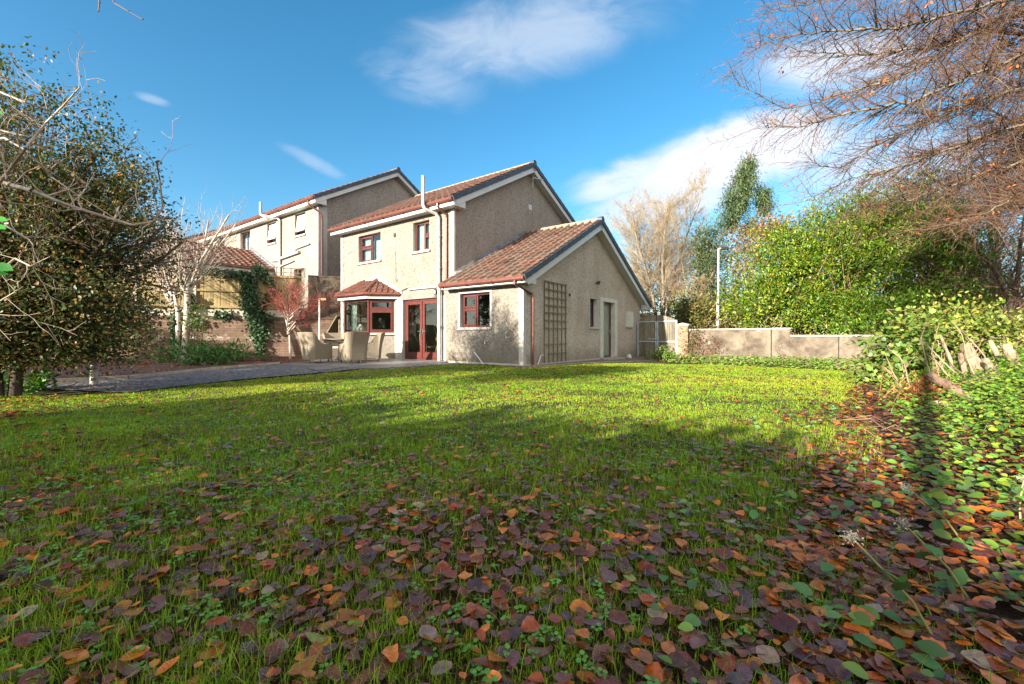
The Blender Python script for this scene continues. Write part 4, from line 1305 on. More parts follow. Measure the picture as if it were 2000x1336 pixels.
uj1, ust, uj2 = gw_u(1507), gw_u(1543), gw_u(1638)
m = MB()
m.box(2.303, -.1, -.7, uj1 - .02, .1, 1.12); m.box(uj1 + .02, -.11, -.7, ust, .1, 1.13); m.build('wall', M['garden_wall'], gw)
m = MB(); m.box(ust + .003, -.1, -.7, uj2 - .015, .1, .86); m.box(uj2 + .015, -.1, -.7, uj2 + 7, .1, .86); m.build('wall', M['garden_wall'], gw)
M['dark_joint'] = simple('dark_joint', (0.035, 0.022, 0.014), 0.9, 0.2, 5)
m = MB(); m.box(uj1 - .02, -.07, -.7, uj1 + .02, .09, 1.10); m.box(uj2 - .015, -.07, -.7, uj2 + .015, .09, .85); m.build('joint', M['dark_joint'], gw)
m = MB(); m.box(2.303, -.14, 1.123, uj1 - .01, .14, 1.18); m.box(uj1 + .002, -.14, 1.133, ust + .03, .14, 1.19); m.box(ust + .004, -.14, .863, uj2 + 7, .14, .92)
m.build('coping', M['flaunch'], gw)
lp = at(1402, 640, 21.5)
la = thing('street_lamp', 'slim pale street lamp post rising behind the garden wall', 'street lamp', (lp[0], lp[1], 0))
m = MB(); m.tube([(0, 0, -.5), (0, 0, 2.6), (0.02, 0, 2.62), (.03, 0, 5.25)], [.075, .075, .055, .05], 12); m.build('pole', M['galv'] if False else M['band'], la)
m = MB(); m.bar((0, 0, 5.25), (.25, -.1, 5.27), .06, .05); m.build('arm', M['galv'], la)
m = MB(); m.prism([(.1, -.16, 5.2), (.45, -.22, 5.2), (.45, -.22, 5.27), (.32, -.2, 5.34), (.1, -.16, 5.31)], (0.03, .2, 0)); m.build('lamp_head', M['black'], la)


# ------------------------------------------------------------ wicker furniture
def make_chair(label):
    c = thing('wicker_chair', label, 'chair', group='wicker armchairs round the patio table')
    hw, hd, rc = .32, .33, .12
    path = []                                    # U path: left front -> back -> right front, local back = +y
    for t in np.linspace(-hd, hd - rc, 9): path.append((-hw, t, -1, 0))
    for a in np.linspace(math.pi, math.pi / 2, 6)[1:]: path.append((-hw + rc + rc * math.cos(a), hd - rc + rc * math.sin(a), math.cos(a), math.sin(a)))
    for t in np.linspace(-hw + rc, hw - rc, 7)[1:]: path.append((t, hd, 0, 1))
    for a in np.linspace(math.pi / 2, 0, 6)[1:]: path.append((hw - rc + rc * math.cos(a), hd - rc + rc * math.sin(a), math.cos(a), math.sin(a)))
    for t in np.linspace(hd - rc, -hd, 9)[1:]: path.append((hw, t, 1, 0))
    n = len(path); nz = 9; vs = []; fs = []
    for side in (0, 1):
        for (x, y, nx_, ny_) in path:
            back = float(sstep(.02, .30, y))
            top = .60 + .36 * back - .03 * float(sstep(-.1, -.33, y))
            for k in range(nz):
                z = .10 + (top - .10) * k / (nz - 1)
                fl_ = (.11 * back) * (z / .95) ** 2.2 + .035 * (z / .6 - .5) ** 2 * (1 - back) + .02 * back * (1 - z)
                o_ = fl_ - (.055 if side else 0)
                vs.append((x + nx_ * o_ * (1 if abs(nx_) < .99 or back < .3 else .4), y + ny_ * o_ + .06 * back * (z / .95) ** 2, z))
    for side in (0, 1):
        b = side * n * nz
        for i in range(n - 1):
            for k in range(nz - 1):
                fs.append((b + i * nz + k, b + (i + 1) * nz + k, b + (i + 1) * nz + k + 1, b + i * nz + k + 1))
    B = n * nz
    for i in range(n - 1):
        fs.append((i * nz + nz - 1, (i + 1) * nz + nz - 1, B + (i + 1) * nz + nz - 1, B + i * nz + nz - 1))
        fs.append((i * nz, (i + 1) * nz, B + (i + 1) * nz, B + i * nz))
    for i in (0, n - 1):
        for k in range(nz - 1): fs.append((i * nz + k, i * nz + k + 1, B + i * nz + k + 1, B + i * nz + k))
    m = MB(); m.add(vs, fs); m.build('shell', M['wicker'], c, smooth=False)
    m = MB(); m.box(-.275, -.335, .12, .275, .27, .40); m.build('seat', M['wicker'], c)
    m = MB(); m.prism([(-.265, -.33, .405), (.265, -.33, .405), (.265, -.34, .45), (.25, -.33, .47), (-.25, -.33, .47), (-.265, -.34, .45)], (0, .58, 0)); m.build('cushion', M['vase'], c)
    for (x, y) in ((-.30, -.31), (.30, -.31), (-.28, .31), (.28, .31), (-.1, .33), (.1, .33)):
        m = MB(); m.tube([(x * 1.02, y * 1.02, 0), (x, y, .11)], [.013, .02], 6); m.build('leg', M['wicker'], c)
    return c


TBL = at(664, 700, 14.35)
ptz = 0.04
ch0 = make_chair('wicker armchair at the left of the patio table, its sunlit back to the lawn')
spots = [(619, 13.65, None), (690, 13.55, 'wicker armchair right of the patio table, its shaded back half turned to the doors'),
         (722, 14.75, 'wicker armchair at the far right, half hidden behind the nearer right armchair'),
         (655, 15.45, 'wicker armchair on the far side of the patio table facing the lawn')]
for i, (px, Y, lb) in enumerate(spots):
    c = ch0 if i == 0 else copy_tree(ch0)
    X = (px - CX) / FPX * Y
    c.location = (X, Y, ptz)
    d = np.array([TBL[0] - X, TBL[1] - Y]);
    c.rotation_euler = (0, 0, math.atan2(d[1], d[0]) + math.pi / 2)
    if lb: c['label'] = lb
tb = thing('patio_table', 'round wicker patio table with thin dark legs between the armchairs', 'table', (TBL[0], TBL[1], ptz))
m = MB(); m.lathe((0, 0, .70), [(.50, 0), (.56, .015), (.57, .03), (.56, .05), (.02, .055)], 32); m.lathe((0, 0, .60), [(.50, 0), (.51, .1)], 32); m.build('tabletop', M['wicker'], tb)
for a in range(4):
    m = MB(); x, y = .36 * math.cos(a * math.pi / 2 + .5), .36 * math.sin(a * math.pi / 2 + .5); m.tube([(x, y, 0), (x * .8, y * .8, .6)], .022, 8); m.build('leg', M['black'], tb)


# ------------------------------------------------------------ plants: kit
def seg_mesh(name, segs, mat, cols, k=3, parent=None, joint=0.15):
    S = np.array(segs, float)                   # (n, 8): p0 p1 r0 r1
    p0, p1, r0, r1 = S[:, 0:3], S[:, 3:6], S[:, 6], S[:, 7]
    d = nrm(p1 - p0)
    p1 = p1 + d * (r1 * joint)[:, None]
    ref = np.where(np.abs(d[:, 2:3]) > .9, np.array([[1., 0, 0]]), np.array([[0, 0, 1.]]))
    a = nrm(np.cross(d, ref)); b = np.cross(d, a)
    n = len(S); V = np.zeros((n, 2, k, 3))
    for i in range(k):
        t = 2 * math.pi * i / k
        o = a * math.cos(t) + b * math.sin(t)
        V[:, 0, i] = p0 + o * r0[:, None]; V[:, 1, i] = p1 + o * r1[:, None]
    base = np.arange(n)[:, None] * (2 * k)
    F = np.concatenate([np.stack([base[:, 0] + i, base[:, 0] + (i + 1) % k, base[:, 0] + k + (i + 1) % k, base[:, 0] + k + i], 1) for i in range(k)])
    C = np.repeat(np.array(cols, float).reshape(n, 1, 3), 2 * k, 1).reshape(-1, 3)
    return mesh_np(name, V.reshape(-1, 3), F, mat, C, parent, smooth=k > 3)


def vary(rng, n, base, v=.25, hue=.12):
    k = 1 + v * (rng.random((n, 1)) * 2 - 1)
    h = 1 + hue * (rng.random((n, 3)) * 2 - 1)
    return np.array(base)[None] * k * h


def leaf_mesh(name, P, D, Nn, size, ratio, cols, mat, parent=None, fold=.18, curl=.0, shape='oval', lc=False, z0=0):
    n = len(P)
    D = nrm(D); S = nrm(np.cross(D, Nn)); Nn = np.cross(S, D)
    size = np.broadcast_to(np.asarray(size, float), (n,)); w = size * ratio * .5
    prof = {'oval': [(0, 0), (.28, .85), (.66, .9), (1, 0)], 'lance': [(0, 0), (.3, .9), (.62, .75), (1, 0)], 'round': [(0, .25), (.3, 1), (.72, .95), (1, .1)]}[shape]
    # vertices: base, L1, L2, tip, R2, R1
    def pt(t, s):
        return P + D * (size * t)[:, None] + S * (w * s)[:, None] + Nn * ((abs(s) * fold * w) - curl * size * t * t)[:, None]
    V = np.stack([pt(0, 0), pt(prof[1][0], -prof[1][1]), pt(prof[2][0], -prof[2][1]), pt(1, 0), pt(prof[2][0], prof[2][1]), pt(prof[1][0], prof[1][1])], 1)
    b = np.arange(n)[:, None] * 6
    F = np.concatenate([b + np.array([[0, 3, 2, 1]]), b + np.array([[0, 5, 4, 3]])])
    return mesh_np(name, V.reshape(-1, 3), F, mat, np.repeat(cols, 6, 0), parent)


def rand_dirs(rng, n):
    v = rng.normal(size=(n, 3)); return nrm(v)


def clumps(rng, C, O, per, spread, droop=.2, outw=.7):
    """leaf positions round clump centres C with outward directions O"""
    m = len(C)
    P = np.repeat(C, per, 0) + rng.normal(size=(m * per, 3)) * np.repeat(np.broadcast_to(spread, (m,)), per)[:, None]
    out = np.repeat(O, per, 0)
    D = nrm(out * outw + rand_dirs(rng, m * per) * .9 + np.array([0, 0, -droop]))
    N_ = nrm(np.array([0, 0, .9]) + out * .5 + rand_dirs(rng, m * per) * .7)
    return P, D, N_


def crown_centres(rng, c, r, n, lump=.22, power=.28, zmin=None):
    d = rand_dirs(rng, n)
    rad = rng.random(n) ** power
    f = 1 + lump * (np.sin(d[:, 0] * 5 + c[0]) * np.cos(d[:, 2] * 6 + c[1]) + .6 * np.sin(d[:, 1] * 9 + 1.3))
    p = np.array(c) + d * np.array(r) * (rad * f)[:, None]
    o = nrm(d / np.array(r))
    if zmin is not None:
        k = p[:, 2] > zmin; p, o = p[k], o[k]
    return p, o


def grow(rng, segs, tips, p, d, L, r, lvl, P):
    n = P['n'][lvl]; step = L / n
    r_end = r * P['taper'][lvl]
    pts = [p]
    for i in range(n):
        d = d + rng.normal(size=3) * P['wander'][lvl] + np.array([0, 0, P['up'][lvl]])
        d = d / np.linalg.norm(d)
        q = p + d * step
        ra = r + (r_end - r) * i / n; rb = r + (r_end - r) * (i + 1) / n
        segs.append((*p, *q, ra, rb)); p = q; pts.append(q)
        if lvl + 1 < len(P['n']):
            f = (i + 1) / n
            if f >= P['start'][lvl]:
                k = P['kids'][lvl]; k = int(k) + (rng.random() < k - int(k))
                for _ in range(k):
                    ax = rng.normal(size=3); ax -= d * (ax @ d); ax /= np.linalg.norm(ax)
                    a = R(P['angle'][lvl]) * (.7 + .6 * rng.random())
                    nd = d * math.cos(a) + ax * math.sin(a)
                    t = rng.random()
                    grow(rng, segs, tips, p - d * step * t * .9, nd, L * P['ratio'][lvl] * (.6 + .7 * rng.random()) * (1.15 - .6 * f), max(rb * P['rr'][lvl], P['rmin']), lvl + 1, P)
    tips.append((*p, *d))


def split_segs(segs, r):
    return [s for s in segs if s[6] >= r], [s for s in segs if s[6] < r]


def tree_mesh(root, segs, rsplit, trunk_mat, crown_col, rng, kt=8, kc=3, crown='crown', var=.3, join=.3):
    big, small = split_segs(segs, rsplit)
    if big: seg_mesh('trunk', big, trunk_mat, np.ones((len(big), 3)), kt, root, joint=join)
    o = seg_mesh(crown, small, M['twig'], vary(rng, len(small), crown_col, var, .1), kc, root)
    return o

# ------------------------------------------------------------ trees
rng = np.random.default_rng(11)

# bare multi-stem tree on the left bed
b = at(352, 700, 15.6)
t = thing('bare_tree', 'pale many-stemmed bare tree in the bed before the timber fence', 'tree')
segs, tips = [], []
base = np.array([b[0], b[1], -.05])
P = dict(n=[5, 5, 5, 4], taper=[.65, .5, .4, .4], wander=[.05, .10, .09, .08], up=[.05, .08, .07, .06], start=[.8, .15, .2], kids=[0, 1.7, 1.6], angle=[30, 38, 30], ratio=[.8, .62, .6], rr=[.7, .5, .55], rmin=.004)
for dx, rr_ in ((.05, .13), (-.04, .085)):
    s_, tp = [], []
    grow(rng, segs, tips, base + [dx * 3, 0, 0], np.array([dx * .6, .0, 1.0]), 2.9, rr_, 0, dict(P, n=[5], ))
forks = [np.array(x[:3]) for x in tips]; tips = []
for fk in forks:
    for i in range(7):
        a = rng.random() * 6.28
        d = np.array([math.cos(a) * .62, math.sin(a) * .62, 1.0]); d /= np.linalg.norm(d)
        grow(rng, segs, tips, fk - np.array([0, 0, rng.random() * .9]), d, 2.5 + rng.random() * .8, .05, 1, P)
tree_mesh(t, segs, .016, M['bark_pale'], (.28, .22, .17), rng)
t.location = (0, 0, 0)

# red-twigged maple
b = at(567, 700, 15.9)
t = thing('maple_tree', 'small bare red-twigged maple with a slim trunk in front of the fence', 'tree')
segs, tips = [], []
P = dict(n=[5, 6, 5, 4], taper=[.7, .4, .4, .4], wander=[.04, .22, .18, .14], up=[.03, .02, .03, .03], start=[.9, .2, .2], kids=[0, 2.0, 2.0], angle=[40, 35, 32], ratio=[.8, .55, .55], rr=[.6, .5, .6], rmin=.0045)
grow(rng, segs, tips, np.array([b[0], b[1], 0.]), np.array([-.02, 0, 1.]), 1.55, .045, 0, dict(P, n=[5]))
fk = np.array(tips[-1][:3]); tips = []
for i in range(13):
    a = rng.random() * 6.28
    k_ = .5 + 1.0 * rng.random(); d = np.array([math.cos(a) * k_ + .15, math.sin(a) * k_, 1.0]); d /= np.linalg.norm(d)
    grow(rng, segs, tips, fk - np.array([0, 0, rng.random() * .6]), d, 1.2 + .8 * rng.random(), .024, 1, P)
tree_mesh(t, segs, .02, M['bark_pale'], (.21, .055, .042), rng)

# big dark evergreen at the left
t = thing('evergreen_tree', 'large dark small-leaved evergreen tree filling the left edge', 'tree')
segs, tips = [], []
P = dict(n=[5, 6, 6, 4], taper=[.6, .4, .4, .4], wander=[.06, .12, .14, .12], up=[.02, .03, .0, .0], start=[.3, .2, .2], kids=[0, 1.2, 1.3], angle=[45, 40, 38], ratio=[.8, .5, .45], rr=[.6, .5, .5], rmin=.006)
tb_ = np.array([-7.3, 6.1, -.05])
for dx, dy in ((0, 0), (.12, .1)):
    grow(rng, segs, tips, tb_ + [dx, dy, 0], np.array([dx, dy, 1.]), 2.0, .075, 0, dict(P, n=[5]))
fk = [np.array(x[:3]) for x in tips]; tips = []
for i in range(16):
    a = rng.random() * 6.28
    d = np.array([math.cos(a) * 1.1 + .2, math.sin(a) * .9, .75]); d /= np.linalg.norm(d)
    grow(rng, segs, tips, fk[i % 2] - np.array([0, 0, rng.random() * .9]), d, 2.3, .05, 1, P)
tree_mesh(t, segs, .03, M['bark_dark'], (.12, .085, .06), rng)
CC, OO = [], []
for (c, r, n) in (((-7.3, 6.4, 2.7), (1.6, 1.4, 1.4), 430), ((-6.25, 6.3, 2.05), (1.1, 1.05, 1.1), 260), ((-7.6, 6.3, 3.9), (1.25, 1.2, .85), 70), ((-6.4, 6.4, 3.1), (.7, .8, .5), 60), ((-7.1, 5.8, 1.5), (1.2, .9, .8), 180), ((-7.7, 6.5, .85), (1.1, .8, .7), 150), ((-6.6, 6.6, .9), (.9, .7, .6), 110), ((-7.1, 5.6, .75), (.8, .5, .55), 90), ((-6.5, 6.0, .75), (.8, .6, .5), 90)):
    p, o = crown_centres(rng, c, r, n, .40, .42, .55); CC.append(p); OO.append(o)
for (x0, y0, z0, x1, y1, z1, n) in ((-6.3, 6.3, 2.7, -5.15, 6.1, 3.0, 14), (-6.0, 6.2, 2.5, -5.0, 6.0, 2.45, 14), (-5.7, 6.2, 2.5, -5.35, 6.0, 3.3, 12), (-6.6, 6.3, 3.1, -5.9, 6.2, 3.75, 12), (-7.3, 6.1, 3.9, -7.1, 6, 4.75, 14), (-7, 6, 3.6, -6.4, 6, 4.25, 14), (-6.3, 6, 1.5, -5.2, 6.2, 1.2, 14), (-6.3, 6, 1.2, -5.3, 6.2, .8, 12)):
    f_ = np.linspace(0, 1, n)[:, None]
    CC.append(np.array([x0, y0, z0]) * (1 - f_) + np.array([x1, y1, z1]) * f_ + rng.normal(size=(n, 3)) * .04); OO.append(np.tile(nrm(np.array([x1 - x0, y1 - y0, z1 - z0])), (n, 1)))
CC = np.concatenate(CC); OO = np.concatenate(OO)
p_, d_, n_ = clumps(rng, CC, OO, 52, .13, .1)
cols = vary(rng, len(p_), (.062, .088, .028), .5, .15)
br_ = rng.random(len(p_)) < .32
cols[br_] = vary(rng, br_.sum(), (.20, .12, .042), .45, .2)
leaf_mesh('crown', p_, d_, n_, .036 + .028 * rng.random(len(p_)), .55, cols, M['leaf'], t)
ts = []
for c in CC[::2]:
    a = tb_ + np.array([.2, .3, 1.6 + .5 * rng.random()]); q = c + (a - c) * .35
    ts.append((*q, *c, .009, .004))
seg_mesh('twigs', ts, M['twig'], vary(rng, len(ts), (.12, .09, .06), .3), 4, t)

# pale bare-branched tree leaning in from the left edge
t = thing('bare_tree', 'pale crooked bare branches reaching in from the left edge over the dark evergreen', 'tree')
segs = []
limbs = [([(-330, 420), (-100, 360), (0, 355), (60, 372), (130, 400), (210, 425), (260, 440), (300, 433), (318, 405), (312, 350), (306, 318)], 5.0, .028, .007),
         ([(-330, 330), (-60, 430), (20, 330), (50, 290), (90, 240), (120, 210), (156, 170)], 4.8, .022, .006),
         ([(-330, 260), (-100, 230), (0, 255), (60, 268), (110, 275), (150, 281)], 5.0, .019, .004),
         ([(-330, 300), (-80, 280), (10, 270), (60, 300), (100, 345), (150, 380), (230, 430)], 5.1, .020, .005),
         ([(-330, 150), (-80, 160), (0, 180), (50, 200), (100, 217), (120, 222)], 4.9, .015, .004),
         ([(-300, 480), (-60, 470), (10, 440), (60, 470), (70, 520)], 4.7, .018, .005),
         ([(-300, 620), (-80, 610), (0, 588), (30, 570), (45, 560)], 4.6, .013, .004),
         ([(-300, 200), (-60, 260), (5, 300), (12, 350)], 4.7, .018, .007),
         ([(0, 530), (30, 505), (60, 520), (100, 500)], 4.7, .014, .005)]
Pt = dict(n=[4, 3], taper=[.4, .4], wander=[.28, .25], up=[.02, .0], start=[.3], kids=[1.0], angle=[50], ratio=[.5], rr=[.6], rmin=.003)
tps = []
for (pl, Y, ra, rb) in limbs:
    pts = np.array([at(x, y, Y + .25 * math.sin(i * 1.7)) for i, (x, y) in enumerate(pl)])
    for i in range(len(pts) - 1):
        f0 = i / (len(pts) - 1); f1 = (i + 1) / (len(pts) - 1)
        a0 = ra + (rb - ra) * f0; a1 = ra + (rb - ra) * f1
        segs.append((*pts[i], *pts[i + 1], a0, a1))
        for _ in range(3 if f0 > .1 else 1):
            if rng.random() < .75:
                q = pts[i] + (pts[i + 1] - pts[i]) * rng.random()
                d = rng.normal(size=3); d[1] *= .6; d /= np.linalg.norm(d)
                grow(rng, segs, tps, q, d, .30 + .45 * rng.random(), a1 * .55, 0, Pt)
t0 = np.array([-8.6, 4.2, 0.0])
for (pl, Y, ra, rb) in limbs[:8]:
    e = at(*pl[0], Y); segs.append((*(t0 + [0, 0, .3 + 1.3 * rng.random()]), *e, ra * 1.5, ra))
segs.append((*t0, *(t0 + [.1, .1, 1.7]), .15, .12))
tree_mesh(t, segs, .02, M['bark_pale'], (.30, .24, .18), rng, 8, 5, 'branches', .15, .8)

# small shrub-tree by the gravel
b = gp(183, 752)
t = thing('shrub', 'brown-green bush on a short pale trunk at the end of the gravel path', 'shrub')
sg = [(b[0] + .01, b[1], -.05, b[0], b[1], .35, .06, .045), (b[0], b[1], .35, b[0] - .12, b[1], .95, .045, .03), (b[0], b[1], .33, b[0] - .3, b[1] + .1, .9, .035, .025)]
for i in range(90):
    a = rng.random() * 6.28; e = np.array([b[0] - .2 + 1.1 * math.cos(a), b[1] + .9 * math.sin(a), .9 + 1.2 * rng.random()])
    s_ = np.array([b[0] - .1, b[1], .7 + .3 * rng.random()]); mid = (s_ + e) / 2 + rng.normal(size=3) * .12
    sg += [(*s_, *mid, .014, .009), (*mid, *e, .009, .004)]
big, small = split_segs(sg, .03)
seg_mesh('trunk', big, M['bark_pale'], np.ones((len(big), 3)), 8, t, joint=.5)
seg_mesh('twigs', small, M['twig'], vary(rng, len(small), (.16, .11, .07), .3), 4, t)
CC, OO = [], []
for (c, r, n) in (((b[0] - .45, b[1], 1.5), (1.0, 1.0, .9), 240), ((b[0] + .25, b[1] + .1, 1.1), (.6, .6, .55), 90), ((b[0] - .7, b[1] - .1, 1.0), (.8, .7, .65), 130)):
    p, o = crown_centres(rng, c, r, n, .2, .4, .4); CC.append(p); OO.append(o)
CC = np.concatenate(CC); OO = np.concatenate(OO)
p_, d_, n_ = clumps(rng, CC, OO, 30, .12, .2)
cols = vary(rng, len(p_), (.06, .065, .022), .45, .15); k = rng.random(len(p_)) < .5; cols[k] = vary(rng, k.sum(), (.16, .10, .035), .4, .2)
leaf_mesh('crown', p_, d_, n_, .045 + .03 * rng.random(len(p_)), .5, cols, M['leaf'], t)


# ivy on the fence and wall
def ivy(label, blobs, seed):
    g = np.random.default_rng(seed); PP = []
    for (px0, py0, px1, py1, w0, w1, n) in blobs:
        f = g.random(n); px = px0 + (px1 - px0) * f; py = py0 + (py1 - py0) * f
        w = w0 + (w1 - w0) * f
        px = px + g.normal(size=n) * w * .42; py = py + g.normal(size=n) * 5
        for x, y in zip(px, py):
            s = rw_s(x); bx = RW_A + RW_D * s
            z = CAM_H + (HY - y) / FPX * bx[1]
            PP.append(rwp(s, -.12 - .20 * g.random() ** 1.5, z))
    PP = np.array(PP); n = len(PP)
    D = nrm(np.array([0, 0, -.8]) + rand_dirs(g, n) * .8); Nv = nrm(np.tile(np.array([-RW_N[0], -RW_N[1], .35]), (n, 1)) + rand_dirs(g, n) * .5)
    cols = vary(g, n, (.028, .062, .022), .5, .15)
    o = leaf_mesh('ivy', PP, D, Nv, .07 + .05 * g.random(n), .85, cols, M['leaf'], None, shape='round')
    tag(o, label, 'ivy', 'ivy climbing the fence and block wall')


ivy('tall dark ivy column over the fence, spreading into a wedge on the wall below', [(483, 535, 493, 612, 17, 20, 1100), (517, 540, 543, 575, 8, 8, 200), (505, 612, 508, 655, 34, 20, 900), (508, 650, 510, 690, 18, 8, 240), (505, 522, 515, 540, 16, 12, 200)], 1)
ivy('ivy clump on the wall top behind the pale bare tree', [(340, 615, 395, 632, 16, 16, 420), (374, 575, 376, 640, 6, 18, 300), (345, 630, 350, 690, 14, 10, 240)], 2)
ivy('small trailing ivy strand on the fence left of the red maple', [(520, 580, 540, 570, 8, 8, 130), (515, 590, 505, 610, 10, 8, 120)], 3)
ivy('dry brownish creeper hanging over the fence top', [(395, 530, 480, 536, 9, 9, 200), (420, 614, 455, 614, 6, 6, 160)], 4)


# ferns and low plants in the bed
def fern(loc, size, label, seed, col=(.075, .13, .03)):
    g = np.random.default_rng(seed); P_, D_, N_, S_ = [], [], [], []
    st = []
    for i in range(11):
        a = i / 11 * 6.28 + g.random() * .4; L = size * (.8 + .4 * g.random())
        h = np.array([math.cos(a), math.sin(a), 0]); prev = np.array([0, 0, 0.02])
        for j in range(1, 15):
            f = j / 14; p = h * L * (f * .95) + np.array([0, 0, L * (1.05 * f - .85 * f * f)])
            st.append((*prev, *p, .006, .004)); tdir = nrm(p - prev); prev = p
            sd = np.array([-h[1], h[0], 0]); l = L * .26 * math.sin(math.pi * min(1, f * .9 + .12))
            for s in (-1, 1):
                P_.append(p); D_.append(sd * s + tdir * .35 + np.array([0, 0, -.15])); N_.append(np.array([0, 0, 1.]) + h * .2); S_.append(l)
    P_, D_, N_ = map(np.array, (P_, D_, N_))
    r = thing('fern', label, 'fern', loc, 0, 'ferns in the planting bed')
    leaf_mesh('fronds', P_, D_, N_, np.array(S_), .22, vary(g, len(P_), col, .3), M['leaf'], r, shape='lance')
    seg_mesh('stems', st, M['twig'], vary(g, len(st), (.10, .10, .03), .2), 3, r)


for i, (px, py, sz, lb) in enumerate(((255, 712, .75, 'broad green fern nearest the brown bush at the left end of the bed'), (290, 700, .55, 'smaller fern close to the block wall behind the broad fern'), (470, 706, .65, 'arching fern under the ivy wedge'), (515, 705, .5, 'low fern at the right end of the bed near the patio'), (442, 690, .6, 'upright yellow-green fern against the wall between bare tree and ivy'))):
    bx = gp(px, py, 0.02); Y = min(bx[1], 16.6); fern(((px - CX) / FPX * Y, Y, 0.02), sz, lb, 40 + i, (.10, .14, .03) if i == 4 else (.06, .12, .03))


def leafy(name, label, cat, loc, r, h, n, size, ratio, col, seed, group=None, mat='leaf', zc=.5, stems=True, shape='oval', power=.5, dead=0.0, dcol=(.16, .07, .03)):
    g = np.random.default_rng(seed)
    o = thing(name, label, cat, loc, 0, group)
    C, O = crown_centres(g, (0, 0, h * zc), (r, r * .9, h * .55), max(8, n // 14), .25, power, .02)
    P_, D_, N_ = clumps(g, C, O, 14, size * 1.1, .1)
    cols = vary(g, len(P_), col, .4, .15)
    if dead: k = g.random(len(P_)) < dead; cols[k] = vary(g, k.sum(), dcol, .4, .2)
    leaf_mesh('foliage', P_, D_, N_, size * (.7 + .6 * g.random(len(P_))), ratio, cols, M[mat], o, shape=shape)
    if stems:
        st = []
        for c in C[::2]:
            b0 = np.array([c[0] * .25, c[1] * .25, 0]); mid = (b0 + c) / 2 + g.normal(size=3) * .05
            st += [(*b0, *mid, .010, .007), (*mid, *c, .007, .004)]
        seg_mesh('stems', st, M['twig'], vary(g, len(st), (.18, .12, .07), .3), 4, o)
    return o


bedp = [(380, 714, .42, .45, 'bright green whorled shrub at the foot of the pale bare tree'), (432, 712, .38, .42, 'low whorled green shrub in the middle of the bed'), (462, 705, .40, .6, 'taller whorled green shrub beneath the ivy'), (405, 705, .35, .5, 'darker green shrub just right of the bare tree trunk'), (330, 708, .35, .4, 'small green shrub left of the bare tree trunk')]
for i, (px, py, r, h, lb) in enumerate(bedp):
    bx = gp(px, py, 0.02); leafy('shrub', lb, 'shrub', (bx[0], bx[1], .02), r, h, 420, .15, .3, (.055, .14, .03), 60 + i, 'green shrubs in the planting bed', shape='lance')
p_ = at(385, 655, 15.4); leafy('shrub', 'yellow-green leafy shrub growing up beside the bare tree trunk', 'shrub', (p_[0], p_[1], 0), .5, 1.7, 500, .10, .4, (.10, .16, .03), 70, 'green shrubs in the planting bed', zc=.62)
p_ = gp(60, 765); leafy('shrub', 'low bright green plant on the lawn edge beneath the dark evergreen', 'shrub', (p_[0], p_[1], 0), .55, .3, 350, .08, .6, (.06, .16, .02), 71)

# ------------------------------------------------------------ trees beyond the garden wall
def bg_tree(label, px, Y, top_py, col, seed, spread=1.0, stems=3, P_over=None, name='bare_tree', trunk='bark_pale', z0=None, dens=1.0, base_px=None, low=.28):
    g = np.random.default_rng(seed)
    X = (px - CX) / FPX * Y
    zt = CAM_H + (HY - top_py) / FPX * Y
    zb = float(zg(X, Y)) - .1 if z0 is None else z0
    H = zt - zb
    t = thing(name, label, 'tree')
    P = dict(n=[8, 6, 5, 4], taper=[.25, .35, .4, .5], wander=[.06, .10, .11, .10], up=[.02, .05, .04, .04], start=[low, .15, .15], kids=[2.2 * dens, 1.9 * dens, 1.6 * dens], angle=[46, 38, 34], ratio=[.40, .52, .5], rr=[.42, .5, .6], rmin=.0075)
    if P_over: P.update(P_over)
    segs, tips = [], []
    for i in range(stems):
        a = i / stems * 6.28 + g.random()
        d = np.array([.16 * spread * math.cos(a), .16 * spread * math.sin(a), 1.0]) if stems > 1 else np.array([0, 0, 1.])
        grow(g, segs, tips, np.array([X + .25 * math.cos(a), Y + .25 * math.sin(a), zb]), d / np.linalg.norm(d), H * .80 * (.85 + .2 * g.random()), .022 * H if stems == 1 else .011 * H, 0, P)
    tree_mesh(t, segs, .05, M[trunk], col, g, 8, 3)
    return t, np.array(tips), g


bg_tree('tall pale bare tree with a fan of fine upright twigs behind the gate', 1292, 33, 315, (.27, .215, .135), 21, 1.5, 6, None, 'bare_tree', 'bark_grey', dens=1.3, low=.22)
bg_tree('bare tree with ochre twigs left of the tall pale one, partly behind the wing roof', 1225, 36, 375, (.26, .20, .13), 22, 2.2, 3, dens=.95)
bg_tree('thin brown bare tree between the pale bare tree and the eucalyptus', 1365, 31, 410, (.28, .20, .12), 23, 1.3, 3, dens=.9)
bg_tree('low tangle of bare brown saplings behind the gate', 1335, 26, 520, (.26, .17, .10), 24, 2.0, 4, dens=.8)
t, tips, g = bg_tree('slender eucalyptus with a pointed grey-green crown and pinkish trunk', 1452, 38, 335, (.30, .22, .17), 25, .8, 1, name='eucalyptus_tree', dens=.7, low=.35)
X = (1452 - CX) / FPX * 38
CC, OO = [], []
for (px, py, rw_, rh, n) in ((1463, 322, .38, 1.0, 34), (1456, 348, .85, 1.2, 70), (1444, 378, 1.35, 1.3, 100), (1434, 408, 1.35, 1.2, 80), (1424, 432, 1.0, .9, 45), (1490, 385, .6, 1.2, 50), (1494, 405, .75, .9, 40), (1464, 440, .9, .9, 36)):
    c = at(px, py, 38); p, o = crown_centres(g, c, (rw_, rw_, rh), n, .25, .5); CC.append(p); OO.append(o)
CC = np.concatenate(CC); OO = np.concatenate(OO)
p_, d_, n_ = clumps(g, CC, OO, 26, .24, .9, .3)
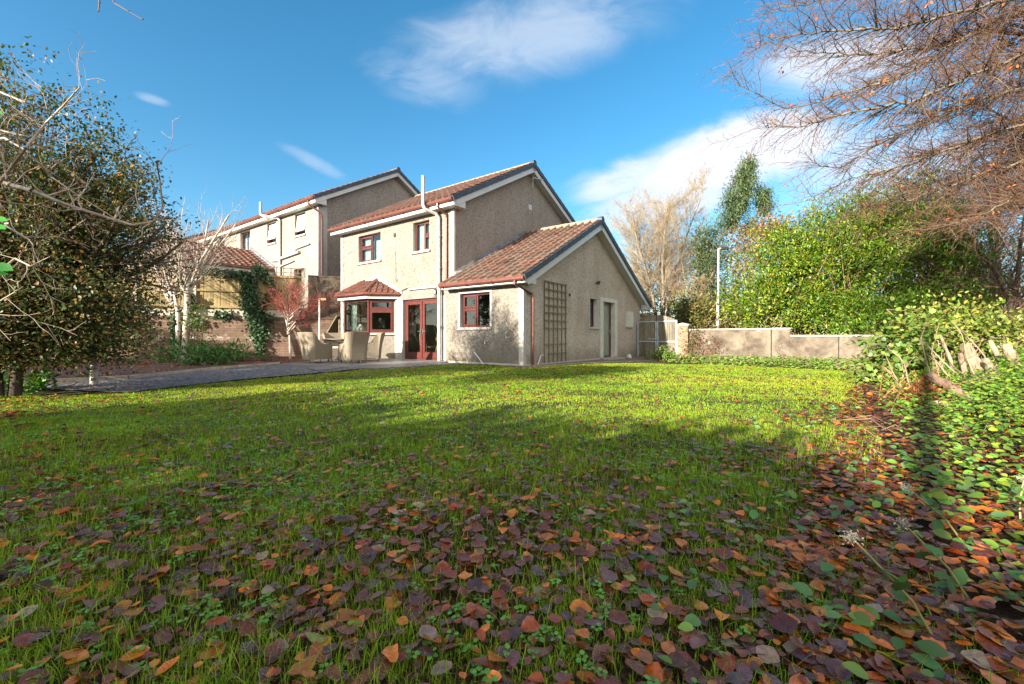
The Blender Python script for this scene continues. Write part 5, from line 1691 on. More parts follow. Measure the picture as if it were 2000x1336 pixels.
leaf_mesh('foliage', p_, d_, n_, .24 + .12 * g.random(len(p_)), .22, vary(g, len(p_), (.085, .125, .05), .45, .12), M['leaf'], t, shape='lance')


def bush(name, label, cat, blobs, Y, leaf, ratio, col, seed, group=None, per=34, col2=None, f2=.3, mat='glossy_leaf', spread=None, shape='lance', trunk=True, limb_col=(.24, .17, .10), lr=.035):
    g = np.random.default_rng(seed)
    t = thing(name, label, cat, group=group)
    CC, OO, LS = [], [], []
    for (px, py, wpx, hpx, n) in blobs:
        c = at(px, py, Y); rx = wpx / FPX * Y; rz = hpx / FPX * Y
        n = int(n * .8); p, o = crown_centres(g, c, (rx, min(rx, 2.2), rz), n, .34, .36); CC.append(p); OO.append(o)
        for k in range(0, n, 3):
            a = np.array([c[0], c[1] + .4, max(float(zg(c[0], c[1])), c[2] - rz * 1.2)]); m_ = (a + p[k]) / 2 + g.normal(size=3) * .25
            LS += [(*a, *m_, lr, lr * .6), (*m_, *p[k], lr * .6, .004)]
    CC = np.concatenate(CC); OO = np.concatenate(OO)
    keep = CC[:, 2] > zg(CC[:, 0], CC[:, 1]) + .02; CC, OO = CC[keep], OO[keep]
    P_, D_, N_ = clumps(g, CC, OO, per, spread or leaf * 1.5, .05)
    cols = vary(g, len(P_), col, .4, .12)
    ck = np.repeat(.75 + .5 * g.random(len(CC)), per)[:, None]; cols = cols * ck
    if col2 is not None: k = g.random(len(P_)) < f2; cols[k] = vary(g, k.sum(), col2, .35, .15)
    leaf_mesh('foliage', P_, D_, N_, leaf * (.65 + .7 * g.random(len(P_))), ratio, cols, M[mat], t, shape=shape)
    if trunk: seg_mesh('limbs', LS, M['twig'], vary(g, len(LS), limb_col, .3), 5, t)
    return t


LG = (.075, .155, .010)
LY = (.215, .25, .02)
bush('laurel', 'huge glossy green laurel rising highest behind the right of the garden wall', 'shrub', [(1690, 450, 95, 85, 330), (1650, 540, 110, 110, 380), (1760, 430, 90, 80, 260), (1790, 540, 110, 110, 320)], 18.2, .135, .34, LG, 31, 'laurels behind the garden wall', 56, LY, .27)
bush('laurel', 'yellow-green laurel behind the middle of the garden wall beside the lamp post', 'shrub', [(1530, 520, 85, 70, 260), (1500, 590, 80, 60, 220), (1570, 600, 80, 60, 220), (1590, 480, 70, 65, 180)], 18.5, .14, .34, LG, 32, 'laurels behind the garden wall', 48, LY, .42)
bush('laurel', 'dark green laurel spilling down behind the low right end of the garden wall', 'shrub', [(1680, 620, 90, 50, 220), (1790, 610, 90, 50, 240), (1850, 510, 75, 90, 300), (1800, 450, 60, 50, 140)], 16.6, .12, .34, (.075, .165, .012), 33, 'laurels behind the garden wall', 50, LY, .2)
bush('shrub', 'blue-green bushy evergreen left of the lamp post', 'shrub', [(1385, 520, 32, 50, 130), (1375, 470, 22, 30, 60), (1390, 590, 34, 40, 110)], 27, .22, .25, (.065, .10, .045), 34, None, 34, (.10, .13, .04), .3, 'leaf', .3)
bush('shrub', 'yellow-green undergrowth shrub behind the wall left of the lamp post', 'shrub', [(1365, 620, 40, 32, 110), (1430, 615, 36, 34, 110), (1345, 600, 20, 30, 60)], 22, .16, .4, (.11, .13, .03), 35, None, 26, (.22, .13, .05), .3, 'leaf', .3)
bush('shrub', 'russet-leaved tree top between eucalyptus and laurel', 'shrub', [(1530, 445, 40, 22, 90), (1490, 465, 40, 40, 90), (1440, 500, 40, 60, 120)], 34, .2, .5, (.26, .13, .06), 36, None, 20, (.13, .13, .04), .35, 'leaf', .35)
bush('shrub', 'tangled brown bramble thicket along the foot of the trees behind the wall', 'shrub', [(1300, 612, 60, 25, 90), (1440, 590, 50, 45, 110), (1230, 600, 50, 30, 60)], 30, .2, .4, (.20, .12, .06), 37, None, 18, (.10, .11, .03), .3, 'leaf', .4)
# ivy-clad stump behind the pier
p_ = at(1327, 640, 24); leafy('shrub', 'narrow bright green ivy-clad stem just behind the pier', 'shrub', (p_[0], p_[1], float(zg(p_[0], p_[1]))), .35, 1.9, 600, .12, .8, (.09, .17, .03), 39, None, 'leaf', .6)

# big beech overhanging from the right
def beech():
    g = np.random.default_rng(77)
    t = thing('beech_tree', 'large bare beech whose reddish twigs sweep in from the right over the laurels', 'tree')
    root = np.array([15.2, 9.6, 0.])
    segs = []; leaves_ = []
    limbs = [([(2150, -60), (2000, -10), (1870, 25), (1750, 55), (1640, 60), (1540, 70), (1452, 105)], 8.2, .05),
             ([(2180, 60), (2040, 70), (1930, 60), (1800, 95), (1690, 105), (1590, 105), (1500, 80)], 9.0, .055),
             ([(2180, 40), (2000, 20), (1860, 85), (1760, 150), (1640, 185), (1540, 215), (1440, 165)], 8.6, .05),
             ([(2200, 120), (2020, 100), (1890, 150), (1770, 200), (1660, 220), (1570, 245), (1480, 250)], 8.0, .045),
             ([(2200, 160), (2040, 160), (1900, 200), (1800, 240), (1700, 290), (1640, 330), (1570, 315)], 9.5, .05),
             ([(2200, 200), (2050, 230), (1940, 260), (1830, 300), (1740, 330), (1660, 350), (1585, 385)], 8.8, .045),
             ([(2200, 260), (2060, 290), (1950, 330), (1860, 360), (1780, 390), (1700, 400), (1640, 425)], 9.2, .045),
             ([(2200, 310), (2060, 360), (1960, 400), (1880, 430), (1800, 450), (1720, 455)], 10.0, .045),
             ([(2180, -120), (2050, -90), (1900, -60), (1760, -40), (1650, -10), (1560, 10), (1480, 30)], 9.4, .05),
             ([(2200, 230), (2080, 200), (1980, 130), (1900, 110), (1830, 150)], 10.5, .05),
             ([(2200, 300), (2050, 270), (1930, 210), (1850, 190), (1760, 260)], 11.0, .05),
             ([(2200, 150), (2060, 30), (1960, -20), (1840, -30), (1720, 20), (1640, 20)], 10.8, .05),
             ([(2200, 340), (2080, 330), (1990, 320), (1910, 340), (1830, 400)], 11.2, .05),
             ([(2250, 500), (2100, 440), (1990, 400), (1900, 330), (1800, 340)], 12.5, .05),
             ([(2250, 400), (2100, 300), (1980, 270), (1880, 280), (1790, 310)], 12.0, .05),
             ([(2250, 300), (2100, 200), (1990, 170), (1890, 120), (1800, 180)], 12.6, .05),
             ([(2250, 350), (2100, 380), (2000, 350), (1900, 370), (1820, 420)], 12.2, .05),
             ([(2250, 100), (2100, 80), (2000, 110), (1900, 20), (1780, 50)], 12.0, .05),
             ([(2250, 200), (2100, 240), (2000, 300), (1940, 240), (1860, 260)], 10.2, .05),
             ([(2200, 420), (2080, 400), (1990, 380), (1920, 420), (1850, 440)], 8.6, .04)]
    for (pl, Y, ra) in limbs:
        n = len(pl)
        pts = [at(x, y, Y + (.9 - 1.5 * i / n) * .5 + .15 * math.sin(i * 2.1 + ra * 99)) for i, (x, y) in enumerate(pl)]
        # dense polyline with slight wander
        dense = []
        for i in range(n - 1):
            for f in np.linspace(0, 1, 7)[:-1]:
                p = pts[i] * (1 - f) + pts[i + 1] * f + g.normal(size=3) * .018
                dense.append(p)
        dense.append(pts[-1]); dense = np.array(dense); m = len(dense)
        segs.append((*(root + [0, 0, 3 + 3 * g.random()]), *dense[0], ra * 1.6, ra * 1.1))
        tilt = nrm(np.array([g.normal() * .3, g.normal() * .3, 1.]))
        for i in range(m - 1):
            f = i / (m - 1); r0 = ra * .62 * (1 - f) ** .9 + .005; r1 = ra * .62 * (1 - (i + 1) / (m - 1)) ** .9 + .005
            segs.append((*dense[i], *dense[i + 1], r0, r1))
            d = nrm(dense[i + 1] - dense[i])
            nk = 7 if f < .55 else (3 if f < .78 else 2)
            for s in range(nk):
                sd = nrm(np.cross(d, nrm(tilt + g.normal(size=3) * .55))) * (1 if (i + s) % 2 else -1)
                d2 = nrm(d * (.75 + .4 * g.random()) + sd * .75 + np.array([0, 0, -.12]) + g.normal(size=3) * .15)
                L2 = (.40 + 1.0 * g.random()) * (1.15 - .5 * f); n2 = max(4, int(L2 / .11)); p = dense[i] + (dense[i + 1] - dense[i]) * g.random()
                rb = min(r0 * .5, .011)
                for j in range(n2):
                    d2 = nrm(d2 + g.normal(size=3) * .10 + np.array([0, 0, .012])); q = p + d2 * (L2 / n2)
                    segs.append((*p, *q, rb * (1 - j / n2) + .0028, rb * (1 - (j + 1) / n2) + .0026))
                    for ss in (-1, 1):
                        if g.random() < .88:
                            s3 = nrm(np.cross(d2, nrm(tilt + g.normal(size=3) * .4))) * ss
                            d3 = nrm(d2 * .8 + s3 * .7 + g.normal(size=3) * .1); L3 = .10 + .22 * g.random(); q3 = q
                            for k in range(2):
                                e = q3 + d3 * L3 / 2; segs.append((*q3, *e, .0030, .0023)); q3 = e; d3 = nrm(d3 + g.normal(size=3) * .18)
                            segs.append((*q3, *(q3 + d3 * .022), .0045, .001))
                            if g.random() < .005: leaves_.append(q3)
                    p = q
    segs.append((*root, *(root + [0, 0, 6.5]), .42, .30)); segs.append((*(root + [0, 0, 6.5]), *(root + [.3, .2, 11]), .30, .12))
    big, small = split_segs(segs, .014)
    seg_mesh('trunk', big, M['bark_grey'], np.ones((len(big), 3)), 7, t, joint=.6)
    S = np.array(small); print('beech', len(small)); cols = vary(g, len(small), (.130, .068, .041), .35, .12)
    thick = S[:, 6] > .006; cols[thick] = vary(g, thick.sum(), (.10, .075, .048), .3, .1)
    seg_mesh('crown', small, M['twig'], cols, 3, t)
    lp = np.repeat(np.array(leaves_), 3, 0); n = len(lp); lp = lp + g.normal(size=(n, 3)) * .03
    leaf_mesh('dead_leaves', lp, nrm(rand_dirs(g, n) + [0, 0, -.9]), rand_dirs(g, n), .07, .6, vary(g, n, (.42, .13, .04), .3, .1), M['leaf'], t)
    return t


beech()
for i, (px, Y, top, lb) in enumerate(((1895, 17, 250, 'dark bare trunk leaning left at the right edge behind the laurel'), (1945, 19, 180, 'thick dark bare tree trunk nearest the right edge'), (1985, 16, 230, 'dark bare tree cut off by the right edge of the view'), (1925, 24, 330, 'slimmer bare tree standing back between the dark trunks'), (2060, 20, 100, 'bare tree just outside the right edge whose twigs fill the corner'))):
    bg_tree(lb, px, Y, top, (.14, .085, .06), 90 + i, 1.0, 2, dict(angle=[52, 42, 36], up=[.01, .02, .02, .02], ratio=[.5, .5, .5], wander=[.07, .12, .12, .1]), 'bare_tree', 'bark_dark', dens=.95, low=.1)

# ------------------------------------------------------------ right bank: stumps, logs, brambles
def pz(px, py, Y0=None):
    """ground point under a pixel (marches the ground height)"""
    lo, hi = .8, 60
    for Y in np.arange(.8, 40, .02):
        X = (px - CX) / FPX * Y
        if CAM_H + (HY - py) / FPX * Y <= zg(X, Y): return np.array([X, Y, float(zg(X, Y))])
    return np.array([(px - CX) / FPX * 40, 40, 0])


def log(name, label, cat, pts, rad, group=None, mat='cut_wood', n=10, seed=0):
    g = np.random.default_rng(seed)
    pts = np.array(pts, float); c = pts[0].copy()
    dense, rr2 = [], []
    for i in range(len(pts) - 1):
        for f in np.linspace(0, 1, 6)[:-1]:
            dense.append(pts[i] * (1 - f) + pts[i + 1] * f + g.normal(size=3) * rad[i] * .10); rr2.append((rad[i] * (1 - f) + rad[i + 1] * f) * (.88 + .28 * g.random()))
    dense.append(pts[-1]); rr2.append(rad[-1] * .9)
    m = MB(); m.tube([p - c for p in dense], rr2, 14)
    m.v = [tuple(np.array(v) * 1.0 + g.normal(size=3) * rad[0] * .09) for v in m.v]
    o = m.build(name, M[mat]); o.location = c.tolist()
    for p in o.data.polygons: p.use_smooth = False
    return tag(o, label, cat, group)


SY = 6.4
G6 = 'cut laurel stumps on the right bank'
for i, (bx, by, tx, ty, r0, r1, Y, lb) in enumerate(((1920, 745, 1884, 672, .10, .085, 6.3, 'thick cut stump leaning left with a pale sawn top, foremost in the row'),
                                                     (1880, 745, 1876, 690, .05, .045, 6.4, 'thin upright stump just left of the thick leaning one'),
                                                     (1985, 740, 1962, 672, .085, .075, 6.6, 'pale mossy stump with white lichen near the right edge'),
                                                     (1942, 765, 1925, 700, .055, .05, 6.0, 'dark slim stump leaning left between the two thicker ones'),
                                                     (1955, 730, 1932, 665, .05, .045, 7.2, 'thin grey stump behind the lichened one'),
                                                     (1990, 770, 2010, 690, .06, .05, 5.8, 'stump cut by the right edge of the view, leaning right'),
                                                     (1868, 720, 1836, 655, .03, .022, 7.0, 'slender bare stem rising left of the stumps'))):
    X, Yb, zb = pz(bx, by) if False else ((bx - CX) / FPX * Y, Y, float(zg((bx - CX) / FPX * Y, Y)) - .05)
    top = at(tx, ty, Y + .05)
    log('tree_stump', lb, 'stump', [(X, Yb, zb), ((X + top[0]) / 2 + .02, Yb, (zb + top[2]) / 2), top], [r0 * .8, (r0 + r1) * .37, r1 * .75], G6, seed=i)
a, b_, c_ = at(1812, 732, 5.2), at(1862, 758, 5.05), at(1912, 792, 4.9)
log('log', 'split brown log lying down the bank below the stumps', 'log', [a, b_, c_], [.045, .055, .04], None, 'log_brown', seed=20)
a, b_, c_ = at(1815, 786, 5.0), at(1850, 790, 4.9), at(1895, 806, 4.8)
log('log', 'thin pale forked branch lying below the split log', 'log', [a, b_, c_], [.03, .028, .02], seed=21)

bush('bramble_bush', 'leafy bramble and sapling thicket where the lawn edge meets the garden wall', 'shrub', [(1745, 690, 42, 42, 60), (1775, 650, 36, 30, 45), (1720, 725, 34, 22, 45), (1790, 720, 36, 30, 45)], 7.6, .085, .8, (.10, .17, .03), 50, None, 14, (.20, .22, .05), .3, 'leaf', .12, 'round', True, (.22, .15, .09), .012)
bush('bramble_bush', 'yellow-green saplings behind the cut stumps', 'shrub', [(1850, 630, 50, 36, 70), (1900, 640, 60, 40, 90), (1960, 660, 50, 40, 70), (1820, 660, 40, 36, 50)], 8.2, .08, .5, (.13, .19, .03), 51, None, 20, (.26, .25, .05), .35, 'leaf', .14, 'oval', True, (.22, .15, .09), .014)
bush('bracken', 'rusty dead bracken on the bank just left of the logs', 'bracken', [(1805, 765, 26, 24, 36), (1830, 800, 30, 18, 30), (1770, 790, 26, 18, 24)], 5.3, .06, .3, (.20, .07, .025), 52, None, 22, (.26, .11, .04), .4, 'leaf', .07, 'lance', True, (.20, .10, .05), .007)
g = np.random.default_rng(18)
for i in range(16):
    px = 1745 + 240 * g.random(); Y = 5.6 + 2.2 * g.random(); X = (px - CX) / FPX * Y; zb = float(zg(X, Y)) - .03; h = .45 + .55 * g.random(); ln = -.15 - .45 * g.random()
    st = []; p = np.array([X, Y, zb]); d = nrm(np.array([ln, .1 * g.normal(), 1.]))
    for k in range(5):
        q = p + d * h / 5; st.append((*p, *q, .016 - .0022 * k, .016 - .0022 * (k + 1))); p = q; d = nrm(d + g.normal(size=3) * .16)
        if k > 1: st.append((*p, *(p + nrm(d + g.normal(size=3) * .6) * .18), .006, .003))
    o = seg_mesh('bare_sapling', st, M['twig'], vary(g, len(st), (.26, .19, .12), .25), 6, joint=.5)
    tag(o, 'thin bare sapling leaning left among the cut stumps of the right bank', 'sapling', 'bare saplings on the right bank')
bush('shrub', 'low ivy and seedlings crowding round the feet of the stumps at the right edge', 'shrub', [(1900, 785, 55, 14, 40), (1965, 780, 50, 18, 50)], 5.7, .07, .75, (.10, .21, .022), 53, None, 14, (.24, .30, .03), .3, 'leaf', .09, 'round', True, (.22, .15, .09), .007)
# loose dry stems on the bank
g = np.random.default_rng(8)
st = []
for _ in range(24):
    a = pz(1700 + 290 * g.random(), 750 + 190 * g.random()); l = .15 + .4 * g.random(); d = nrm(np.array([g.normal() - .5, g.normal() * .5, .3 + .6 * g.random()]))
    mid = a + d * l * .5 + np.array([0, 0, .03]); e = a + d * l + np.array([g.normal() * .12, g.normal() * .1, -.12 * l - .04])
    st += [(*a, *mid, .004, .0035), (*mid, *e, .0035, .002)]
o = seg_mesh('dry_stems', st, M['twig'], vary(g, len(st), (.22, .14, .08), .4), 4)
tag(o, 'tangle of dry pale stems over the right bank', 'stems', kind='stuff')

# ------------------------------------------------------------ lawn: litter, grass, small weeds
LAWN = [(-11.0, 6.6), (-8.2, 6.4), gp(130, 773), gp(250, 769), gp(450, 746), gp(640, 729), gp(700, 723), gp(735, 720.5), gp(900, 710.5), loc2w(-1.95, -.46), loc2w(.45, -.40), loc2w(1.0, 4.0), loc2w(1.6, 7.8), loc2w(4.5, 6.6), loc2w(8.5, 5.2), (7.6, 9.4), (4.6, 5.6), (3.0, 3.5), (1.9, 2.15), (1.3, 1.2), (1.1, .45), (-1.4, .45), (-5.0, 1.6), (-11.0, 5.0)]
LP_ = np.array(LAWN)


def inside(X, Y, poly):
    r = np.zeros(len(X), bool); j = len(poly) - 1
    for i in range(len(poly)):
        xi, yi = poly[i]; xj, yj = poly[j]
        c = ((yi > Y) != (yj > Y)) & (X < (xj - xi) * (Y - yi) / (yj - yi + 1e-12) + xi)
        r ^= c; j = i
    return r


def scatter(g, n_target, dens, ymin, ymax, poly=None, margin=1.75, xlim=None):
    n_target = int(n_target * 1.4)
    """points on the ground in front of the camera, density(X, Y) per square metre, by rejection"""
    # area of the visible wedge
    n = n_target
    u = g.random(n); Y = np.sqrt(ymin ** 2 + u * (ymax ** 2 - ymin ** 2)); X = (g.random(n) * 2 - 1) * Y * margin
    area = margin * (ymax ** 2 - ymin ** 2)
    base = n / area
    keep = g.random(n) < dens(X, Y) / base
    if poly is not None: keep &= inside(X, Y, poly)
    return X[keep], Y[keep]


qf = lambda X, Y: .77 * X - .64 * Y


def leafiness(X, Y):
    """0..1 how strongly dead leaves cover the lawn"""
    n = vnoise(X * 1.3 + 3, Y * 1.3) * .6 + vnoise(X * 3.1, Y * 3.1 + 9) * .4
    near = 1 - sstep(1.5, 5.2, Y + (n - .5) * 2.2)
    rt = sstep(-1.5, -.1, qf(X, Y)) * (1 - sstep(4, 7, Y))
    lt = sstep(4.2, 5.4, -X) * (1 - sstep(5.5, 7, Y)) * .7
    return np.clip(np.maximum(np.maximum(near, rt), lt) * (.30 + 1.15 * n), 0, 1)


def litter(g, X, Y, name, size, cols, zoff):
    n = len(X)
    Z = zg(X, Y)
    yaw = g.random(n) * 6.283; tilt = g.normal(size=n) * .16; roll = g.normal(size=n) * .18
    D = np.stack([np.cos(yaw), np.sin(yaw), tilt], 1); D = nrm(D)
    S = np.stack([-np.sin(yaw), np.cos(yaw), roll], 1); S = nrm(S - D * (S * D).sum(1, keepdims=True)); Nn = np.cross(D, S)
    L = size * (.50 + .95 * g.random(n) ** 1.3); W = L * (.30 + .14 * g.random(n))
    cup = (g.random(n) - .35) * .8; cl = (g.random(n) - .4) * .7
    P = np.stack([X, Y, Z + zoff + .026 * g.random(n)], 1)
    ts = [0, .18, .42, .68, .88, 1.0]; ws = [.08, .72, 1.0, .82, .42, .02]
    V = []; LC = []
    wob = g.normal(size=(n, 6)) * .12
    for i, (t_, w_) in enumerate(zip(ts, ws)):
        for s in (-1, 0, 1):
            ww = w_ * (1 + wob[:, i] * abs(s))
            off = D * ((t_ - .5) * L)[:, None] + S * (s * W * ww)[:, None]
            hgt = cup * W * (abs(s) * ww) ** 2 * 1.1 + cl * L * (t_ - .5) ** 2 + wob[:, i] * L * .12 * s
            V.append(P + off + Nn * hgt[:, None]); LC.append(np.stack([np.full(n, s * w_ * .35), np.full(n, t_), np.zeros(n)], 1))
    V = np.stack(V, 1).reshape(-1, 3); LC = np.stack(LC, 1).reshape(-1, 3)
    f = []
    for i in range(5):
        for s in (0, 1): f.append((i * 3 + s, i * 3 + s + 1, (i + 1) * 3 + s + 1, (i + 1) * 3 + s))
    F = (np.arange(n)[:, None, None] * 18 + np.array(f)[None]).reshape(-1, 4)
    o = mesh_np(name, V, F, M['litter'], np.repeat(cols, 18, 0), None, True, LC)
    return o


def litter_cols(g, n, bright=.16):
    c = vary(g, n, (.15, .045, .018), .45, .15)
    r = g.random(n)
    k = r < .26; c[k] = vary(g, k.sum(), (.14, .062, .052), .4, .15)
    k = (r > .5) & (r < .66); c[k] = vary(g, k.sum(), (.24, .05, .010), .35, .15)
    k = r > 1 - bright; c[k] = vary(g, k.sum(), (.52, .15, .016), .35, .15)
    k = (r > .47) & (r < .5); c[k] = vary(g, k.sum(), (.30, .20, .13), .25, .1)
    k = (r > .463) & (r < .47); c[k] = vary(g, k.sum(), (.30, .28, .03), .2, .1)
    return c


g = np.random.default_rng(101)
X, Y = scatter(g, 320000, lambda X, Y: 760 * leafiness(X, Y) ** 1.8 * (1 - .55 * sstep(1.8, 5, Y)) + (17 + 40 * sstep(2.5, 4.5, Y)) * (vnoise(X * 2.3, Y * 2.3) > .35), .75, 14, LP_)
o = litter(g, X, Y, 'leaf_litter', .049, litter_cols(g, len(X)), .018)
tag(o, 'wet brown and orange beech leaves scattered thickly over the lawn', 'leaves', kind='stuff')
print('litter', len(X))
# litter outside the lawn: right bank and planting bed
X, Y = scatter(g, 95000, lambda X, Y: (340.0 + 700 * (Y < 3.0)) * (qf(X, Y) > -.25) * (1 - .7 * sstep(.8, 2.5, qf(X, Y))) * (Y < 7.5), .7, 8)
bed = np.array([gp(60, 752), gp(250, 742), gp(430, 722), gp(560, 713), (-6.9, 14.0), (-7.7, 16.6), (-9.2, 18.5), (-15.2, 16.35), (-14, 11)])
X2, Y2 = scatter(g, 60000, lambda X, Y: 60.0 + 0 * X, 6, 18, bed)
X3, Y3 = scatter(g, 60000, lambda X, Y: 5.0 + 0 * X + 10 * (X < -6), 6, 15, np.array(GRAVEL))
o = litter(g, np.concatenate([X, X2, X3]), np.concatenate([Y, Y2, Y3]), 'leaf_litter', .050, litter_cols(g, len(X) + len(X2) + len(X3), .22), .035)
tag(o, 'red-brown fallen leaves covering the right bank and the planting bed', 'leaves', kind='stuff')


def blades(g, X, Y, h, w, cols, name):
    n = len(X); Z = zg(X, Y) - .005
    yaw = g.random(n) * 6.283; lean = np.abs(g.normal(size=n)) * .45 + .05
    d = np.stack([np.cos(yaw), np.sin(yaw), np.zeros(n)], 1); s = np.stack([-np.sin(yaw), np.cos(yaw), np.zeros(n)], 1)
    tw = g.random(n) * 3.14; s = s * np.cos(tw)[:, None] + d * np.sin(tw)[:, None] * .6
    P = np.stack([X, Y, Z], 1)
    h = h[:, None]; w = w[:, None]; l = lean[:, None]; up = np.array([[0, 0, 1.]])
    m1 = P + up * h * .5 + d * h * l * .28; m2 = P + up * h * .85 + d * h * l * .75; tp = P + up * h * (1 - .35 * l) + d * h * l * 1.35
    V = np.stack([P - s * w, P + s * w, m1 + s * w * .85, m1 - s * w * .85, m2 + s * w * .5, m2 - s * w * .5, tp + s * w * .08, tp - s * w * .08], 1)
    f = np.array([(0, 1, 2, 3), (3, 2, 4, 5), (5, 4, 6, 7)])
    F = (np.arange(n)[:, None, None] * 8 + f[None]).reshape(-1, 4)
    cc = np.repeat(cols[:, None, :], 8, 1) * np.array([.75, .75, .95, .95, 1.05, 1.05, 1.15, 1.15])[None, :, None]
    return mesh_np(name, V.reshape(-1, 3), F, M['grass'], cc.reshape(-1, 3))


g = np.random.default_rng(202)


def gdens(X, Y):
    t = vnoise(X * 5.2, Y * 5.2) * .5 + vnoise(X * 12, Y * 12 + 4) * .5
    cl = sstep(.32, .62, t)
    lf_ = leafiness(X, Y)
    base = np.where(Y < 2.6, 14000, np.where(Y < 5, 7000, np.where(Y < 8.5, 3000, 1500)))
    return base * (.42 + .75 * cl) * (1 - .30 * lf_ * (Y < 5))


X, Y = scatter(g, 3400000, gdens, .75, 15.5, LP_)
print('grass', len(X))
n = len(X)
h = (.028 + .042 * g.random(n)) * (.75 + .6 * vnoise(X * 2.1, Y * 2.1)); h *= np.where(g.random(n) < .04, 1.7, 1)
h *= .90 - .42 * sstep(2.4, 5, Y)
w = np.where(Y < 2.6, .0014, np.where(Y < 5, .0021, np.where(Y < 8.5, .0038, .0060))) * (.7 + .6 * g.random(n))
cols = vary(g, n, (.20, .325, .024), .35, .15)
yl = (sstep(.35, .75, vnoise(X * .7 + 11, Y * .7)) * (.25 + .5 * sstep(4, 8, Y)))[:, None]  # blades yellower and lighter farther out, painting in the sunlit lawn
cols = cols * (1 - yl) + np.array([.34, .385, .035]) * yl
dry = g.random(n) < .06; cols[dry] = vary(g, dry.sum(), (.30, .25, .08), .3)
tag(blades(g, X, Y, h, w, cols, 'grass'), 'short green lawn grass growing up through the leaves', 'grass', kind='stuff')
# tufts along the lawn edges
# small round-leaved weeds among the grass
g = np.random.default_rng(303)
X, Y = scatter(g, 90000, lambda X, Y: (260 * sstep(.42, .62, vnoise(X * 2.4 + 2, Y * 2.4)) * (.5 + .9 * sstep(.6, -1.0, X / np.maximum(Y, .3) * 1.4)) + 40) * (1 - sstep(2.6, 6.0, Y)) , .75, 6.5, LP_)
k_ = 5; X = np.repeat(X, k_); Y = np.repeat(Y, k_); n = len(X); print('weeds', n)
a = (np.tile(np.arange(k_), n // k_) / k_ * 6.283) + np.repeat(g.random(n // k_) * 6.28, k_)
hh = .018 + .03 * np.repeat(g.random(n // k_), k_)
D = np.stack([np.cos(a), np.sin(a), .25 * g.normal(size=n)], 1)
Pp = np.stack([X, Y, zg(X, Y) + hh], 1) + D * .004
tag(leaf_mesh('lawn_weeds', Pp, D, nrm(np.array([0, 0, 1.]) + rand_dirs(g, n) * .25), .009 + .010 * g.random(n), .85, vary(g, n, (.12, .27, .05), .3, .12), M['leaf'], shape='round'), 'low round-leaved weeds among the lawn grass', 'weeds', kind='stuff')

# ground cover on the right bank
g = np.random.default_rng(404)


def leaf_fine(name, P, D, Nn, size, ratio, cols, mat, cup=.22, curl=.2):
    n = len(P); D = nrm(D); S = nrm(np.cross(D, Nn)); Nn = np.cross(S, D)
    size = np.broadcast_to(np.asarray(size, float), (n,)); w = size * ratio * .5
    V = []
    for t_, w_ in ((0, .04), (.12, .55), (.32, .95), (.55, 1.0), (.78, .74), (.93, .34), (1, .02)):
        for s in (-1, 0, 1):
            V.append(P + D * (size * t_)[:, None] + S * (w * s * w_)[:, None] + Nn * (abs(s) * w_ * cup * w - curl * size * (t_ - .3) ** 2 + .012 * size * math.sin(t_ * 14) * s)[:, None])
    V = np.stack(V, 1).reshape(-1, 3); f = []
    for i in range(6):
        for s in (0, 1): f.append((i * 3 + s, i * 3 + s + 1, (i + 1) * 3 + s + 1, (i + 1) * 3 + s))
    F = (np.arange(n)[:, None, None] * 21 + np.array(f)[None]).reshape(-1, 4)
    return mesh_np(name, V, F, mat, np.repeat(cols, 21, 0), None, True)


def ground_cover(name, label, X, Y, size, hmin, hmax, cols, shape, ratio, per, seed):
    g = np.random.default_rng(seed)
    X = np.repeat(X, per) + g.normal(size=len(X) * per) * size * .8; Y = np.repeat(Y, per) + g.normal(size=len(Y) * per) * size * .8; n = len(X)
    a = g.random(n) * 6.283; D = np.stack([np.cos(a), np.sin(a), .3 * g.normal(size=n) + .1], 1)
    P = np.stack([X, Y, zg(X, Y) + hmin + (hmax - hmin) * g.random(n) ** 1.6], 1)
    o = leaf_fine(name, P, D, nrm(np.array([-.15, -.25, 1.]) + rand_dirs(g, n) * .45), size * (.5 + .8 * g.random(n)), ratio, cols(g, n), M['leaf'])
    return tag(o, label, 'ground cover', kind='stuff')


gc = lambda g, n: np.where((g.random(n) < .3)[:, None], vary(g, n, (.21, .29, .03), .35), vary(g, n, (.10, .20, .025), .45, .12))
X, Y = scatter(g, 44000, lambda X, Y: 380.0 * (qf(X, Y) > .25 + .5 * (vnoise(X * 2, Y * 2) - .5)) * (.35 + .65 * sstep(.4, 1.2, qf(X, Y))) * sstep(1.2, 2.6, Y + .4), 1.0, 7.5)
ground_cover('ground_cover', 'leafy green ground cover spreading over the right bank', X, Y, .040, .02, .26, gc, 'round', .75, 4, 5)
X, Y = scatter(g, 6000, lambda X, Y: 70.0 * (qf(X, Y) > -.15) * (vnoise(X * 3.2, Y * 3.2) > .36), .75, 2.9)
gb = lambda g, n: np.where((g.random(n) < .3)[:, None], vary(g, n, (.15, .26, .05), .3), vary(g, n, (.085, .18, .06), .35, .12))
ground_cover('ground_cover', 'larger blue-green oval leaves lying over the dead leaves in the near right corner', X, Y, .050, .025, .10, gb, 'round', .62, 3, 6)
X, Y = scatter(g, 5000, lambda X, Y: 14.0 * (qf(X, Y) > -1.0) * (qf(X, Y) < .3) * (Y < 6), .9, 6)
ground_cover('ground_cover', 'scattered seedlings along the right lawn edge', X, Y, .045, .01, .06, gb, 'round', .7, 3, 7)
